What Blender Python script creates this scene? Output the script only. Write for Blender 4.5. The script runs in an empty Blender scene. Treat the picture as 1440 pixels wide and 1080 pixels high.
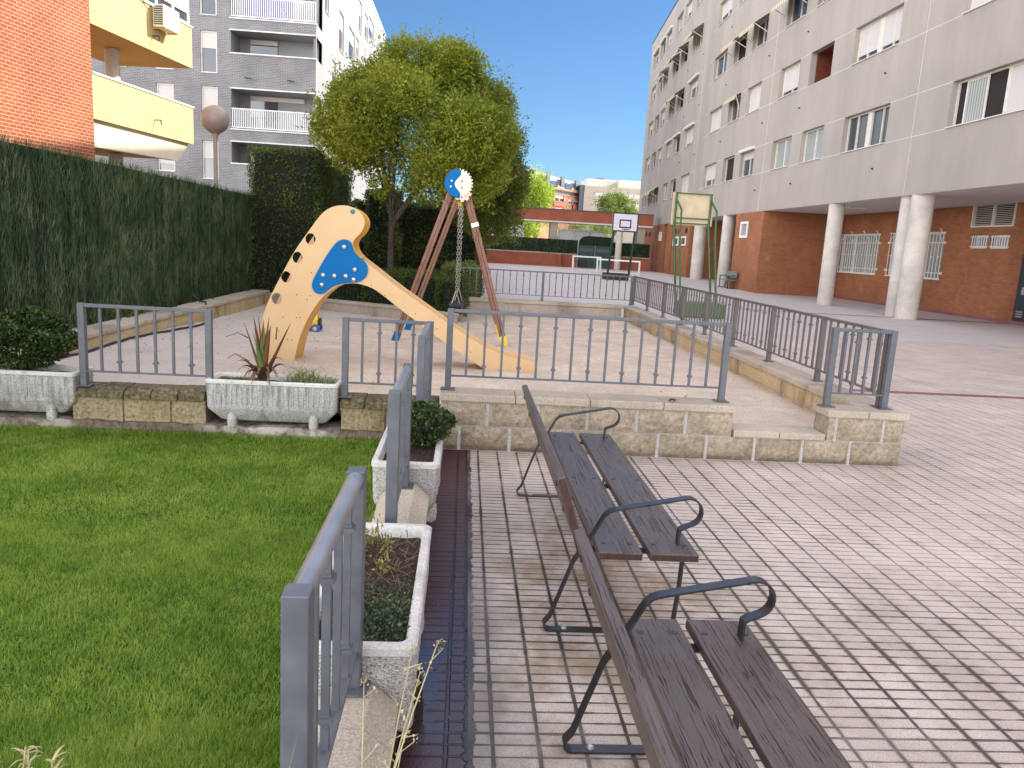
import bpy, bmesh, math, random
import numpy as np
from mathutils import Vector, Matrix, noise as mnoise
random.seed(7); RS = np.random.RandomState(11)
sc = bpy.context.scene
COL = sc.collection
PI = math.pi
ORG = {}

# ------------------------------------------------------------------ scene graph helpers
def setp(o, label=None, cat=None, group=None, kind=None):
    if label: o['label'] = label
    if cat: o['category'] = cat
    if group: o['group'] = group
    if kind: o['kind'] = kind
    return o

def thing(name, label, cat, loc=(0, 0, 0), group=None, rotz=0):
    o = bpy.data.objects.new(name, None); COL.objects.link(o)
    o.empty_display_size = .2
    o.location = loc; o.rotation_euler = (0, 0, rotz)
    ORG[o.name] = Vector(loc)
    return setp(o, label, cat, group)

def copy_tree(o, parent=None):
    c = o.copy(); COL.objects.link(c)
    if parent is not None: c.parent = parent
    for ch in list(o.children): copy_tree(ch, c)
    return c

class MB:
    def __init__(s): s.v = []; s.f = []
    def add(s, vs, fs):
        n = len(s.v); s.v += [tuple(map(float, p)) for p in vs]
        s.f += [tuple(i + n for i in f) for f in fs]; return s
    def hexa(s, P):   # 8 corners: bottom ring then top ring
        return s.add(P, [(3, 2, 1, 0), (4, 5, 6, 7), (0, 1, 5, 4), (1, 2, 6, 5), (2, 3, 7, 6), (3, 0, 4, 7)])
    def box(s, x0, x1, y0, y1, z0, z1):
        return s.hexa([(x0, y0, z0), (x1, y0, z0), (x1, y1, z0), (x0, y1, z0), (x0, y0, z1), (x1, y0, z1), (x1, y1, z1), (x0, y1, z1)])
    def fbox(s, F, a0, a1, z0, z1, d0, d1):   # box in a facade frame F(along, z, depth)
        return s.hexa([F(a0, z0, d0), F(a1, z0, d0), F(a1, z0, d1), F(a0, z0, d1), F(a0, z1, d0), F(a1, z1, d0), F(a1, z1, d1), F(a0, z1, d1)])
    def quad(s, a, b, c, d): return s.add([a, b, c, d], [(0, 1, 2, 3)])
    def bar(s, p, q, w, h=None, side=None):
        p, q = Vector(p), Vector(q); h = w if h is None else h
        t = (q - p).normalized()
        if side is None:
            side = t.cross(Vector((0, 0, 1)))
            if side.length < 1e-3: side = Vector((1, 0, 0))
        a = (Vector(side) - t * Vector(side).dot(t)).normalized(); b = t.cross(a)
        a *= w / 2; b *= h / 2
        return s.hexa([p - a - b, p + a - b, p + a + b, p - a + b, q - a - b, q + a - b, q + a + b, q - a + b])
    def tube(s, pts, r, n=8, caps=True):
        pts = [Vector(p) for p in pts]; m = len(pts)
        rr = r if isinstance(r, (list, tuple)) else [r] * m
        vs = []; prev = None
        for i, p in enumerate(pts):
            t = (pts[min(i + 1, m - 1)] - pts[max(i - 1, 0)]).normalized()
            if prev is None:
                a = t.cross(Vector((0, 0, 1)))
                if a.length < 1e-3: a = Vector((1, 0, 0))
            else: a = prev - t * prev.dot(t)
            a.normalize(); prev = a; b = t.cross(a)
            for k in range(n):
                th = 2 * PI * k / n
                vs.append(p + (a * math.cos(th) + b * math.sin(th)) * rr[i])
        fs = [(i * n + k, i * n + (k + 1) % n, (i + 1) * n + (k + 1) % n, (i + 1) * n + k) for i in range(m - 1) for k in range(n)]
        if caps: fs += [tuple(range(n))[::-1], tuple(range((m - 1) * n, m * n))]
        return s.add(vs, fs)
    def cyl(s, c, r, z0, z1, n=20): return s.tube([(c[0], c[1], z0), (c[0], c[1], z1)], r, n)
    def lathe(s, prof, c, n=20):
        vs = [(c[0] + r * math.cos(2 * PI * k / n), c[1] + r * math.sin(2 * PI * k / n), c[2] + z) for r, z in prof for k in range(n)]
        m = len(prof)
        fs = [(i * n + k, i * n + (k + 1) % n, (i + 1) * n + (k + 1) % n, (i + 1) * n + k) for i in range(m - 1) for k in range(n)]
        return s.add(vs, fs + [tuple(range(n))[::-1], tuple(range((m - 1) * n, m * n))])
    def loft(s, rings, cap0=True, cap1=True):
        n = len(rings[0]); vs = [p for r in rings for p in r]; m = len(rings)
        fs = [(i * n + k, i * n + (k + 1) % n, (i + 1) * n + (k + 1) % n, (i + 1) * n + k) for i in range(m - 1) for k in range(n)]
        if cap0: fs.append(tuple(range(n))[::-1])
        if cap1: fs.append(tuple(range((m - 1) * n, m * n)))
        return s.add(vs, fs)
    def ribbon(s, pts, y0, y1, t):   # flat bar following a path of (x, z), width along y
        m = len(pts); L = []; Rr = []
        P = [Vector((a, b)) for a, b in pts]
        for i in range(m):
            d0 = (P[i] - P[i - 1]).normalized() if i else (P[1] - P[0]).normalized()
            d1 = (P[i + 1] - P[i]).normalized() if i < m - 1 else d0
            d = (d0 + d1)
            d = d.normalized() if d.length > 1e-6 else d0
            nrm = Vector((-d.y, d.x)); c = max(.35, nrm.dot(Vector((-d0.y, d0.x))))
            L.append(P[i] + nrm * t / 2 / c); Rr.append(P[i] - nrm * t / 2 / c)
        rings = [[(L[i].x, y0, L[i].y), (L[i].x, y1, L[i].y), (Rr[i].x, y1, Rr[i].y), (Rr[i].x, y0, Rr[i].y)] for i in range(m)]
        return s.loft(rings)
    def prism(s, outline, M, d0, d1, holes=()):   # outline in 2D, M(u, v, d) -> 3D
        bm = bmesh.new(); loops = [list(outline)] + [list(h) for h in holes]; es = []
        allv = []
        for lp in loops:
            vs = [bm.verts.new((u, v, 0)) for u, v in lp]; allv.append(vs)
            es += [bm.edges.new((vs[i], vs[(i + 1) % len(vs)])) for i in range(len(vs))]
        bmesh.ops.triangle_fill(bm, edges=es, use_beauty=True)
        bm.verts.index_update()
        vv = [v.co.copy() for v in bm.verts]; ff = [[v.index for v in f.verts] for f in bm.faces]
        n = len(vv); vs = [M(c.x, c.y, d0) for c in vv] + [M(c.x, c.y, d1) for c in vv]
        fs = [tuple(f) for f in ff] + [tuple(i + n for i in reversed(f)) for f in ff]
        for lp in allv:
            ix = [v.index for v in lp]
            fs += [(ix[i], ix[(i + 1) % len(ix)], ix[(i + 1) % len(ix)] + n, ix[i] + n) for i in range(len(ix))]
        bm.free()
        return s.add(vs, fs)
    def build(s, name, mat, parent=None, smooth=False, bevel=0, label=None, fix=True):
        off = Vector((0, 0, 0)); p = parent
        if p is not None: off = ORG.get(p.name, Vector((0, 0, 0)))
        me = bpy.data.meshes.new(name)
        me.from_pydata([(a - off.x, b - off.y, c - off.z) for a, b, c in s.v], [], s.f)
        if fix:
            bm = bmesh.new(); bm.from_mesh(me); bmesh.ops.recalc_face_normals(bm, faces=bm.faces[:]); bm.to_mesh(me); bm.free()
        me.materials.append(mat)
        if smooth:
            me.polygons.foreach_set('use_smooth', [True] * len(me.polygons))
            if smooth != 'all':
                me.set_sharp_from_angle(angle=math.radians(38))
        o = bpy.data.objects.new(name, me); COL.objects.link(o)
        if parent is not None: o.parent = parent
        ORG[o.name] = off.copy()
        if bevel:
            b = o.modifiers.new('bevel', 'BEVEL'); b.width = bevel; b.segments = 2; b.limit_method = 'ANGLE'; b.angle_limit = math.radians(40)
            b.harden_normals = False
        if label: o['label'] = label
        return o

def np_mesh(name, V, nper, mat, parent=None, smooth=False):
    """V: (n*nper, 3) vertices, one polygon per nper vertices"""
    off = ORG.get(parent.name, Vector((0, 0, 0))) if parent is not None else Vector((0, 0, 0))
    V = np.asarray(V, np.float32) - np.array(off, np.float32)
    n = len(V) // nper
    me = bpy.data.meshes.new(name)
    me.vertices.add(n * nper); me.vertices.foreach_set('co', V.ravel())
    me.loops.add(n * nper); me.loops.foreach_set('vertex_index', np.arange(n * nper, dtype=np.int32))
    me.polygons.add(n); me.polygons.foreach_set('loop_start', np.arange(0, n * nper, nper, dtype=np.int32))
    me.polygons.foreach_set('loop_total', np.full(n, nper, np.int32))
    me.update(calc_edges=True)
    me.materials.append(mat)
    o = bpy.data.objects.new(name, me); COL.objects.link(o)
    if parent is not None: o.parent = parent
    ORG[o.name] = off.copy()
    return o

def leaf_mesh(name, C, size, mat, parent=None, aspect=.45, up=.3, out=None, rs=RS, droop=0.):
    """rhombic leaves at C (n,3): random directions, biased outward/up"""
    n = len(C); C = np.asarray(C, float)
    d = rs.normal(size=(n, 3))
    if out is not None: d += np.asarray(out) * 1.2
    d[:, 2] += up - droop
    d /= np.linalg.norm(d, axis=1)[:, None] + 1e-9
    r = rs.normal(size=(n, 3)); w = np.cross(d, r); w /= np.linalg.norm(w, axis=1)[:, None] + 1e-9
    L = (size * rs.uniform(.6, 1.25, n))[:, None]
    nn = np.cross(d, w)
    V = np.empty((n, 4, 3))
    V[:, 0] = C - d * L * .5; V[:, 1] = C + w * L * aspect * .5 + nn * L * .08
    V[:, 2] = C + d * L * .5; V[:, 3] = C - w * L * aspect * .5 + nn * L * .08
    return np_mesh(name, V.reshape(-1, 3), 4, mat, parent)

def fbm(P, scale, seed=0):
    P = np.asarray(P) * scale + seed * 13.7
    return np.array([mnoise.noise(Vector(p)) + .5 * mnoise.noise(Vector(p) * 2.1) for p in P])

# ------------------------------------------------------------------ material helpers
class G:
    def __init__(s, name):
        s.m = bpy.data.materials.new(name); s.m.use_nodes = True
        s.t = s.m.node_tree; s.t.nodes.clear()
        s.out = s.t.nodes.new('ShaderNodeOutputMaterial')
    def n(s, typ, ins=None, out=0, **props):
        nd = s.t.nodes.new('ShaderNode' + typ)
        for k, v in props.items(): setattr(nd, k, v)
        for k, v in (ins or {}).items():
            sk = nd.inputs[k]
            if isinstance(v, bpy.types.NodeSocket): s.t.links.new(v, sk)
            else:
                if isinstance(v, (tuple, list)) and sk.type == 'RGBA' and len(v) == 3: v = (*v, 1)
                sk.default_value = v
        return nd.outputs[out]
    def mth(s, op, a, b=0., c=0., clamp=False):
        return s.n('Math', {0: a, 1: b, 2: c}, operation=op, use_clamp=clamp)
    def mix(s, f, a, b, mode='MIX'):
        nd = s.t.nodes.new('ShaderNodeMix'); nd.data_type = 'RGBA'; nd.blend_type = mode
        for i, v in ((0, f), (6, a), (7, b)):
            sk = nd.inputs[i]
            if isinstance(v, bpy.types.NodeSocket): s.t.links.new(v, sk)
            else: sk.default_value = (*v, 1) if isinstance(v, (tuple, list)) and len(v) == 3 else v
        return nd.outputs[2]
    def ramp(s, f, stops, interp='LINEAR'):
        nd = s.t.nodes.new('ShaderNodeValToRGB'); cr = nd.color_ramp; cr.interpolation = interp
        while len(cr.elements) < len(stops): cr.elements.new(.5)
        for e, (p, c) in zip(cr.elements, stops):
            e.position = p; e.color = (*c, 1) if isinstance(c, (tuple, list)) else (c, c, c, 1)
        s.t.links.new(f, nd.inputs[0]); return nd.outputs[0]
    def obj(s): return s.n('TexCoord', out=3)
    def pos(s): return s.n('NewGeometry', out=0)
    def xyz(s, v):
        nd = s.t.nodes.new('ShaderNodeSeparateXYZ'); s.t.links.new(v, nd.inputs[0]); return nd.outputs
    def vec(s, x, y, z=0.): return s.n('CombineXYZ', {0: x, 1: y, 2: z})
    def noise(s, v, scale, detail=4., rough=.55, out=0): return s.n('TexNoise', {'Vector': v, 'Scale': scale, 'Detail': detail, 'Roughness': rough}, out=out)
    def mapr(s, f, a, b, c, d): return s.n('MapRange', {0: f, 1: a, 2: b, 3: c, 4: d})
    def bump(s, h, strength=.5, dist=.01, nrm=None):
        ins = {'Height': h, 'Strength': strength, 'Distance': dist}
        if nrm is not None: ins['Normal'] = nrm
        return s.n('Bump', ins)
    def scl(s, v, sx, sy, sz): return s.n('VectorMath', {0: v, 1: (sx, sy, sz)}, operation='MULTIPLY')
    def bsdf(s, col, rough=.6, metal=0., nrm=None, spec=.5, **extra):
        ins = {'Base Color': col, 'Roughness': rough, 'Metallic': metal, 'Specular IOR Level': spec}
        if nrm is not None: ins['Normal'] = nrm
        ins.update(extra)
        b = s.n('BsdfPrincipled', ins); s.t.links.new(b, s.out.inputs[0]); return s.m
    def surf(s, sh): s.t.links.new(sh, s.out.inputs[0]); return s.m

def plain(name, col, rough=.6, metal=0., var=.12, scale=6., bump=.15, bscale=60., bdist=.002, spec=.5):
    g = G(name); p = g.pos()
    n1 = g.noise(p, scale, 5.)
    f = g.mapr(n1, .3, .7, 1 - var, 1 + var)
    c = g.n('HueSaturation', {'Color': col, 'Value': f})
    n2 = g.noise(p, bscale, 3.)
    return g.bsdf(c, g.mapr(n1, .3, .7, max(.02, rough - .08), min(1, rough + .08)), metal, g.bump(n2, bump, bdist), spec)

def grainy(name, cols, scale, rough=.9, bump=.5, bdist=.004, stain=None, stain_scale=1.5):
    """speckled mineral surface: cols = dark, mid, light"""
    g = G(name); p = g.pos()
    a = g.noise(p, scale, 3., .7); b = g.noise(p, 1.3, 4.)
    c = g.ramp(a, [(.32, cols[0]), (.5, cols[1]), (.68, cols[2])])
    c = g.n('HueSaturation', {'Color': c, 'Value': g.mapr(b, .3, .7, .82, 1.15)})
    if stain:
        z = g.noise(g.scl(p, 1, 1, .35), stain_scale, 6., .7)
        c = g.mix(g.mapr(z, .52, .68, 0., .8), c, stain)
    h = g.noise(p, scale * .8, 5., .7)
    return g.bsdf(c, rough, 0., g.bump(h, bump, bdist), .3)

def brick(name, c1, c2, mortar, w=.25, h=.065, gap=.012, stain=None, offset=.5):
    g = G(name); p = g.pos(); x, y, z = g.xyz(p)
    uv = g.vec(g.mth('ADD', x, y), z, 0.)
    br = g.t.nodes.new('ShaderNodeTexBrick'); br.offset = offset
    g.t.links.new(uv, br.inputs['Vector'])
    br.inputs['Color1'].default_value = (*c1, 1); br.inputs['Color2'].default_value = (*c2, 1); br.inputs['Mortar'].default_value = (*mortar, 1)
    br.inputs['Scale'].default_value = 1.; br.inputs['Mortar Size'].default_value = gap / 2; br.inputs['Mortar Smooth'].default_value = .1
    br.inputs['Bias'].default_value = 0.; br.inputs['Brick Width'].default_value = w; br.inputs['Row Height'].default_value = h
    n = g.noise(p, .7, 5.)
    c = g.n('HueSaturation', {'Color': br.outputs[0], 'Value': g.mapr(n, .3, .7, .85, 1.15)})
    if stain:
        s = g.noise(g.scl(p, 1, 1, .6), 2.2, 6., .7)
        c = g.mix(g.mapr(s, .58, .75, 0, .45), c, stain)
    f = g.noise(p, 70., 2.)
    hh = g.mth('ADD', g.mth('MULTIPLY', br.outputs[1], -1.), g.mth('MULTIPLY', f, .35))
    return g.bsdf(c, .85, 0., g.bump(hh, .6, .008), .25)

def leafmat(name, dark, mid, light, rough=.5, trans=.3, nscale=1.2, spec=.35):
    g = G(name); p = g.pos()
    r = g.n('NewGeometry', out=8)
    n = g.noise(p, nscale, 3.)
    f = g.mth('ADD', g.mth('MULTIPLY', r, .55), g.mapr(n, .3, .7, -.05, .5))
    c = g.ramp(f, [(.05, dark), (.5, mid), (.95, light)])
    b = g.n('BsdfPrincipled', {'Base Color': c, 'Roughness': rough, 'Specular IOR Level': spec})
    t = g.n('BsdfTranslucent', {'Color': g.mix(.5, c, light)})
    return g.surf(g.n('MixShader', {0: trans, 1: b, 2: t}))

M = {}
def tile_mat(name, light, dark, groove, red=False):
    g = G(name); p = g.pos(); x, y, z = g.xyz(p)
    ca = .1565; cb = .062
    wob = g.noise(p, 9., 3.)
    fx = g.mth('FRACT', g.mth('DIVIDE', g.mth('ADD', x, 10 * ca - .083 + ca / 2), ca))
    fy = g.mth('FRACT', g.mth('DIVIDE', g.mth('SUBTRACT', y, 2.044 - 40 * cb), cb))
    ex = g.mth('MULTIPLY', g.mth('SUBTRACT', .5, g.mth('ABSOLUTE', g.mth('SUBTRACT', fx, .5))), ca)   # distance to the x joint
    ey = g.mth('MULTIPLY', g.mth('SUBTRACT', .5, g.mth('ABSOLUTE', g.mth('SUBTRACT', fy, .5))), cb)
    # every fifth bar joint and every second column joint is the true tile edge
    ty = g.mth('FRACT', g.mth('DIVIDE', g.mth('SUBTRACT', y, 2.044 - 40 * cb - cb * .5), cb * 5))
    tl = g.mth('LESS_THAN', ty, .2)
    wj = g.mapr(wob, .3, .7, -.0018, .0018)
    wd = g.n('MapRange', {0: x, 1: 1., 2: 3., 3: 0., 4: -.0012}); wx = g.mth('ADD', .0068, wj); wy = g.mth('ADD', g.mth('ADD', g.mth('ADD', .0042, wd), g.mth('MULTIPLY', tl, .0022)), wj)
    mx = g.n('MapRange', {0: g.mth('SUBTRACT', ex, wx), 1: -.0015, 2: .002, 3: 1., 4: 0.})
    my = g.n('MapRange', {0: g.mth('SUBTRACT', ey, wy), 1: -.0015, 2: .002, 3: 1., 4: 0.})
    bw = g.mth('ADD', .012, g.mapr(g.noise(p, 14., 4., .7), .35, .65, -.004, .016))
    bd = g.n('MapRange', {0: g.mth('SUBTRACT', g.mth('ABSOLUTE', g.mth('SUBTRACT', x, .084)), bw), 1: -.003, 2: .003, 3: 1., 4: 0.})
    gr = g.mth('MAXIMUM', g.mth('MAXIMUM', mx, my), bd)
    sp = g.noise(p, 190., 2., .7); sp2 = g.noise(p, 95., 2., .6)
    big = g.noise(p, 1.1, 5., .6); mid = g.noise(p, 4.5, 5., .65)
    c = g.ramp(sp, [(.34, tuple(v * .8 for v in dark)), (.46, light), (.66, tuple(min(1, v * 1.22) for v in light))])
    # one value per tile
    tx = g.mth('FLOOR', g.mth('DIVIDE', g.mth('ADD', x, 20 * ca - .083), ca * 2)); tyy = g.mth('FLOOR', g.mth('DIVIDE', g.mth('SUBTRACT', y, 2.044 - 40 * cb), cb * 5))
    wn = g.n('TexWhiteNoise', {'Vector': g.vec(tx, tyy)}, noise_dimensions='3D')
    c = g.n('HueSaturation', {'Color': c, 'Value': g.mth('MULTIPLY', g.mapr(big, .3, .7, .86, 1.1), g.mapr(wn, 0, 1, .93, 1.06))})
    c = g.mix(g.mapr(mid, .53, .74, 0., .5), c, (.3, .23, .15) if not red else (.05, .012, .012))
    if not red:   # grime round the benches
        bx = g.n('MapRange', {0: g.mth('ABSOLUTE', g.mth('SUBTRACT', x, .75)), 1: .3, 2: 1.1, 3: 1., 4: 0.}); by = g.n('MapRange', {0: y, 1: 3.8, 2: 5.2, 3: 1., 4: 0.})
        stn = g.mth('MULTIPLY', g.mth('MULTIPLY', bx, by), g.mapr(g.noise(p, 3.1, 5., .65), .42, .6, 0., .9))
        c = g.mix(stn, c, (.27, .2, .115))
    # dirt held by the joints, heavier in patches
    dirt = g.mapr(g.noise(p, 1.7, 4., .6), .36, .6, .6, 1.)
    far = g.mth('MULTIPLY', g.n('MapRange', {0: y, 1: 4.5, 2: 14., 3: 1., 4: .4}), g.n('MapRange', {0: x, 1: 1.2, 2: 3.2, 3: 1., 4: .62}))
    edge = g.n('MapRange', {0: ex, 1: 0., 2: .02, 3: 1., 4: 0.})
    c = g.mix(g.mth('MULTIPLY', edge, g.mth('MULTIPLY', g.mapr(g.noise(p, 6., 5., .7), .46, .66, 0., .85), far)), c, groove)
    # dead wet streaks reaching out of the joints
    dk = g.mth('MULTIPLY', g.mapr(g.noise(g.scl(p, 2.2, .8, 1), 1.3, 4., .6), .56, .66, 0., 1.), g.n('MapRange', {0: g.mth('MINIMUM', ex, ey), 1: .003, 2: .012, 3: 1., 4: 0.}))
    c = g.mix(g.mth('MULTIPLY', dk, g.mth('MULTIPLY', .8, far)), c, (.02, .017, .016))
    c = g.mix(g.mth('MULTIPLY', gr, g.mth('MULTIPLY', dirt, far)), c, groove)
    if not red:
        c = g.mix(g.n('MapRange', {0: y, 1: 16.9, 2: 17.1, 3: 0., 4: .45}), c, (.53, .515, .51))
        # dried black spill running along the joints right of the benches
        rx = g.mth('SUBTRACT', x, 1.85); ry = g.mth('SUBTRACT', y, 2.95)
        rr = g.mth('SQRT', g.mth('ADD', g.mth('MULTIPLY', rx, rx), g.mth('MULTIPLY', ry, ry)))
        zone = g.mth('MULTIPLY', g.n('MapRange', {0: rr, 1: .35, 2: .95, 3: 1., 4: 0.}), g.mapr(g.noise(p, 2.6, 4., .6), .44, .56, 0., 1.))
        jw = g.n('MapRange', {0: ex, 1: .008, 2: .02, 3: 1., 4: 0.}); jy = g.mth('MULTIPLY', g.n('MapRange', {0: ey, 1: .004, 2: .009, 3: 1., 4: 0.}), g.n('MapRange', {0: ex, 1: .03, 2: .06, 3: 1., 4: 0.}))
        c = g.mix(g.mth('MULTIPLY', zone, g.mth('MAXIMUM', jw, jy)), c, (.014, .011, .01))
        c = g.mix(g.mth('MULTIPLY', zone, .25), c, (.28, .22, .15))
    # damp band by the planters: dark, glossy film of water
    dampn = g.noise(g.scl(p, 1., .6, 1.), 2.6, 4., .6)
    near = g.n('MapRange', {0: y, 1: 3.2, 2: 4.6, 3: 1., 4: 0.})
    dx = g.n('MapRange', {0: g.mth('ADD', x, g.mapr(dampn, .3, .7, -.12, .12)), 1: .10, 2: .32, 3: 1., 4: 0.})
    damp = g.mth('MULTIPLY', dx, near)
    c = g.mix(g.mth('MULTIPLY', damp, .45 if red else .4), c, (.012, .011, .016) if red else (.045, .045, .055))
    rough = g.mth('SUBTRACT', .72 if not red else .5, g.mth('MULTIPLY', damp, .3 if not red else .33))
    h = g.mth('ADD', g.mth('MULTIPLY', gr, -1.), g.mth('MULTIPLY', sp2, .22)); bs = .55
    if red:   # shallow standing water levels the joints
        wx_ = g.n('MapRange', {0: g.mth('ADD', x, g.mapr(g.noise(p, 5., 4., .6), .3, .7, -.07, .07)), 1: -.035, 2: -.02, 3: 1., 4: 0.})
        wy_ = g.mth('MULTIPLY', g.n('MapRange', {0: y, 1: 2.3, 2: 2.4, 3: 0., 4: 1.}), g.n('MapRange', {0: g.mth('ADD', y, g.mapr(g.noise(p, 7., 3.), .3, .7, -.15, .15)), 1: 2.95, 2: 3., 3: 1., 4: 0.}))
        wet = g.mth('MULTIPLY', wx_, wy_)
        rough = g.mth('MULTIPLY', rough, g.mth('SUBTRACT', 1., g.mth('MULTIPLY', wet, .9)))
        bs = g.mth('MULTIPLY', g.mth('SUBTRACT', 1., g.mth('MULTIPLY', wet, .93)), .55)
        c = g.mix(g.mth('MULTIPLY', wet, .55), c, (.012, .012, .016))
    return g.bsdf(c, rough, 0., g.bump(h, bs, .006), .3 if red else .4)

def make_materials():
    M['tile'] = tile_mat('pavement_tile', (.57, .485, .42), (.32, .27, .23), (.026, .021, .019))
    M['redtile'] = tile_mat('red_pavement_tile', (.088, .034, .036), (.034, .013, .014), (.007, .005, .006), True)
    M['redstrip'] = grainy('red_band_tile', ((.2, .07, .07), (.27, .1, .1), (.33, .14, .13)), 90., .75, .3)
    M['ground'] = grainy('bare_ground', ((.16, .14, .12), (.22, .2, .17), (.28, .25, .22)), 30., .95, .5, .01)
    # sand
    g = G('playground_sand'); p = g.pos()
    a = g.noise(p, 75., 4., .8); b = g.noise(p, 2.2, 6., .65); d = g.noise(p, 22., 5., .7)
    c = g.ramp(a, [(.33, (.34, .26, .18)), (.5, (.58, .47, .36)), (.66, (.72, .61, .49))])
    c = g.n('HueSaturation', {'Color': c, 'Value': g.mapr(b, .3, .7, .8, 1.18), 'Saturation': .9})
    c = g.mix(g.mapr(d, .6, .72, 0., .55), c, (.2, .15, .11))
    x, y, z = g.xyz(p)
    c = g.mix(g.mth('MULTIPLY', g.n('MapRange', {0: x, 1: -2.8, 2: -1.2, 3: .6, 4: 0.}), g.mapr(b, .35, .6, .5, 1.)), c, (.46, .43, .41))
    M['sand'] = g.bsdf(c, .95, 0., g.bump(g.mth('ADD', g.mth('MULTIPLY', a, .4), d), .9, .012), .15)
    M['block'] = None
    # split-face block: joints by geometry, rough relief by noise
    g = G('split_face_block'); p = g.pos()
    a = g.noise(p, 26., 6., .72); b = g.noise(p, 120., 3., .7); n = g.noise(p, 3.5, 5., .6)
    c = g.ramp(a, [(.3, (.27, .22, .155)), (.5, (.46, .38, .27)), (.68, (.58, .51, .4))])
    c = g.n('HueSaturation', {'Color': c, 'Value': g.mapr(n, .3, .7, .72, 1.2)})
    c = g.mix(g.mapr(b, .62, .72, 0, .5), c, (.62, .57, .5))
    x, y, z = g.xyz(p)
    moss = g.mth('MULTIPLY', g.n('MapRange', {0: z, 1: 0., 2: .09, 3: .9, 4: 0.}), g.mapr(n, .35, .6, .4, 1.))
    c = g.mix(moss, c, (.1, .075, .045))
    M['split'] = g.bsdf(c, .95, 0., g.bump(g.mth('ADD', a, g.mth('MULTIPLY', b, .25)), 1., .03), .15)
    M['mortar'] = grainy('pale_mortar', ((.36, .33, .31), (.48, .45, .43), (.58, .55, .53)), 60., .95, .5, stain=(.3, .26, .22))
    M['coping'] = grainy('coping_stone', ((.3, .25, .19), (.44, .38, .3), (.53, .47, .39)), 110., .9, .45, .004, stain=(.24, .19, .13))
    M['coping_moss'] = grainy('mossy_coping', ((.05, .04, .018), (.13, .105, .055), (.24, .2, .13)), 34., .95, .8, .006, stain=(.04, .038, .012), stain_scale=3.)
    M['block_moss'] = grainy('mossy_block', ((.15, .115, .06), (.29, .23, .13), (.37, .31, .2)), 40., .9, .6, .006, stain=(.07, .066, .025), stain_scale=2.6)
    M['block_ochre'] = grainy('ochre_block', ((.36, .27, .15), (.52, .4, .23), (.6, .48, .3)), 50., .9, .5, .005, stain=(.17, .12, .06), stain_scale=2.2)
    M['block_grey'] = grainy('grey_block', ((.3, .25, .2), (.42, .36, .3), (.5, .45, .38)), 50., .9, .5, .005, stain=(.15, .12, .09))
    g = G('rubble_base'); p = g.pos(); x, y, z = g.xyz(p)
    a = g.noise(p, 22., 6., .75); b = g.noise(p, 4., 5., .7)
    pl_ = g.n('MapRange', {0: g.mth('ABSOLUTE', g.mth('ADD', x, 1.5)), 1: .4, 2: .62, 3: 1., 4: 0.}); pl2 = g.n('MapRange', {0: x, 1: -3.1, 2: -2.95, 3: .7, 4: 0.})
    c = g.ramp(a, [(.3, (.06, .045, .032)), (.5, (.17, .13, .095)), (.7, (.27, .22, .17))])
    c = g.mix(g.mth('MULTIPLY', g.mth('MAXIMUM', pl_, pl2), g.mapr(b, .4, .56, 0., .85)), c, (.58, .53, .48))
    M['rubble'] = g.bsdf(c, .95, 0., g.bump(g.mth('ADD', a, b), 1., .03), .15)
    # planter concrete: exposed pale aggregate
    g = G('washed_concrete'); p = g.pos()
    v = g.n('TexVoronoi', {'Vector': p, 'Scale': 200.}, out=0); vc = g.n('TexVoronoi', {'Vector': p, 'Scale': 200.}, out=1)
    gv = g.n('SeparateColor', {0: vc})
    c = g.ramp(gv, [(.0, (.2, .19, .175)), (.2, (.44, .425, .4)), (.7, (.56, .545, .51)), (1., (.7, .68, .65))])
    x, y, z = g.xyz(p)
    st = g.mth('MULTIPLY', g.mapr(g.noise(g.scl(p, 1, 1, .12), 24., 4., .6), .44, .62, 0., 1.), g.mapr(g.noise(p, 3., 3.), .38, .6, .2, .85))
    c = g.mix(g.mth('MULTIPLY', g.mth('MULTIPLY', st, g.n('MapRange', {0: y, 1: 5., 2: 6., 3: .25, 4: .85})), .9), c, (.17, .16, .14))
    M['planter'] = g.bsdf(c, .9, 0., g.bump(g.mth('ADD', v, g.noise(p, 30., 3.)), .8, .006), .2)
    M['planter_rim'] = grainy('planter_rim', ((.46, .44, .41), (.62, .6, .56), (.72, .7, .66)), 120., .85, .3, .003, stain=(.36, .35, .3), stain_scale=4.)
    M['soil'] = grainy('potting_soil', ((.02, .014, .01), (.06, .036, .024), (.13, .085, .06)), 70., 1., 1., .02)
    M['lawnsoil'] = grainy('lawn_soil', ((.03, .06, .008), (.055, .095, .014), (.08, .13, .022)), 60., 1., .6, .01)
    # painted metal
    g = G('grey_railing_paint'); p = g.pos()
    n = g.noise(p, 14., 5.); n2 = g.noise(p, 220., 2.)
    c = g.mix(g.mapr(n, .35, .7, 0., 1.), (.098, .105, .122), (.13, .138, .154))
    c = g.mix(g.mapr(g.noise(p, 55., 4., .8), .66, .72, 0., .5), c, (.1, .09, .08))
    M['rail'] = g.bsdf(c, g.mapr(n, .3, .7, .36, .5), .12, g.bump(n2, .08, .001), .4)
    M['rail_top'] = plain('worn_handrail', (.3, .31, .33), .34, .55, .12, 10., .1, 200., .001)
    M['rail_brown'] = plain('weathered_railing_paint', (.125, .113, .108), .5, .2, .12, 12.)
    M['iron'] = plain('dark_iron', (.052, .05, .054), .36, .6, .25, 20., .2, 150., .001)
    M['galv'] = plain('galvanised', (.5, .5, .51), .35, .8, .1, 30.)
    M['chain'] = plain('chain_steel', (.42, .39, .36), .45, .7)
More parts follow.
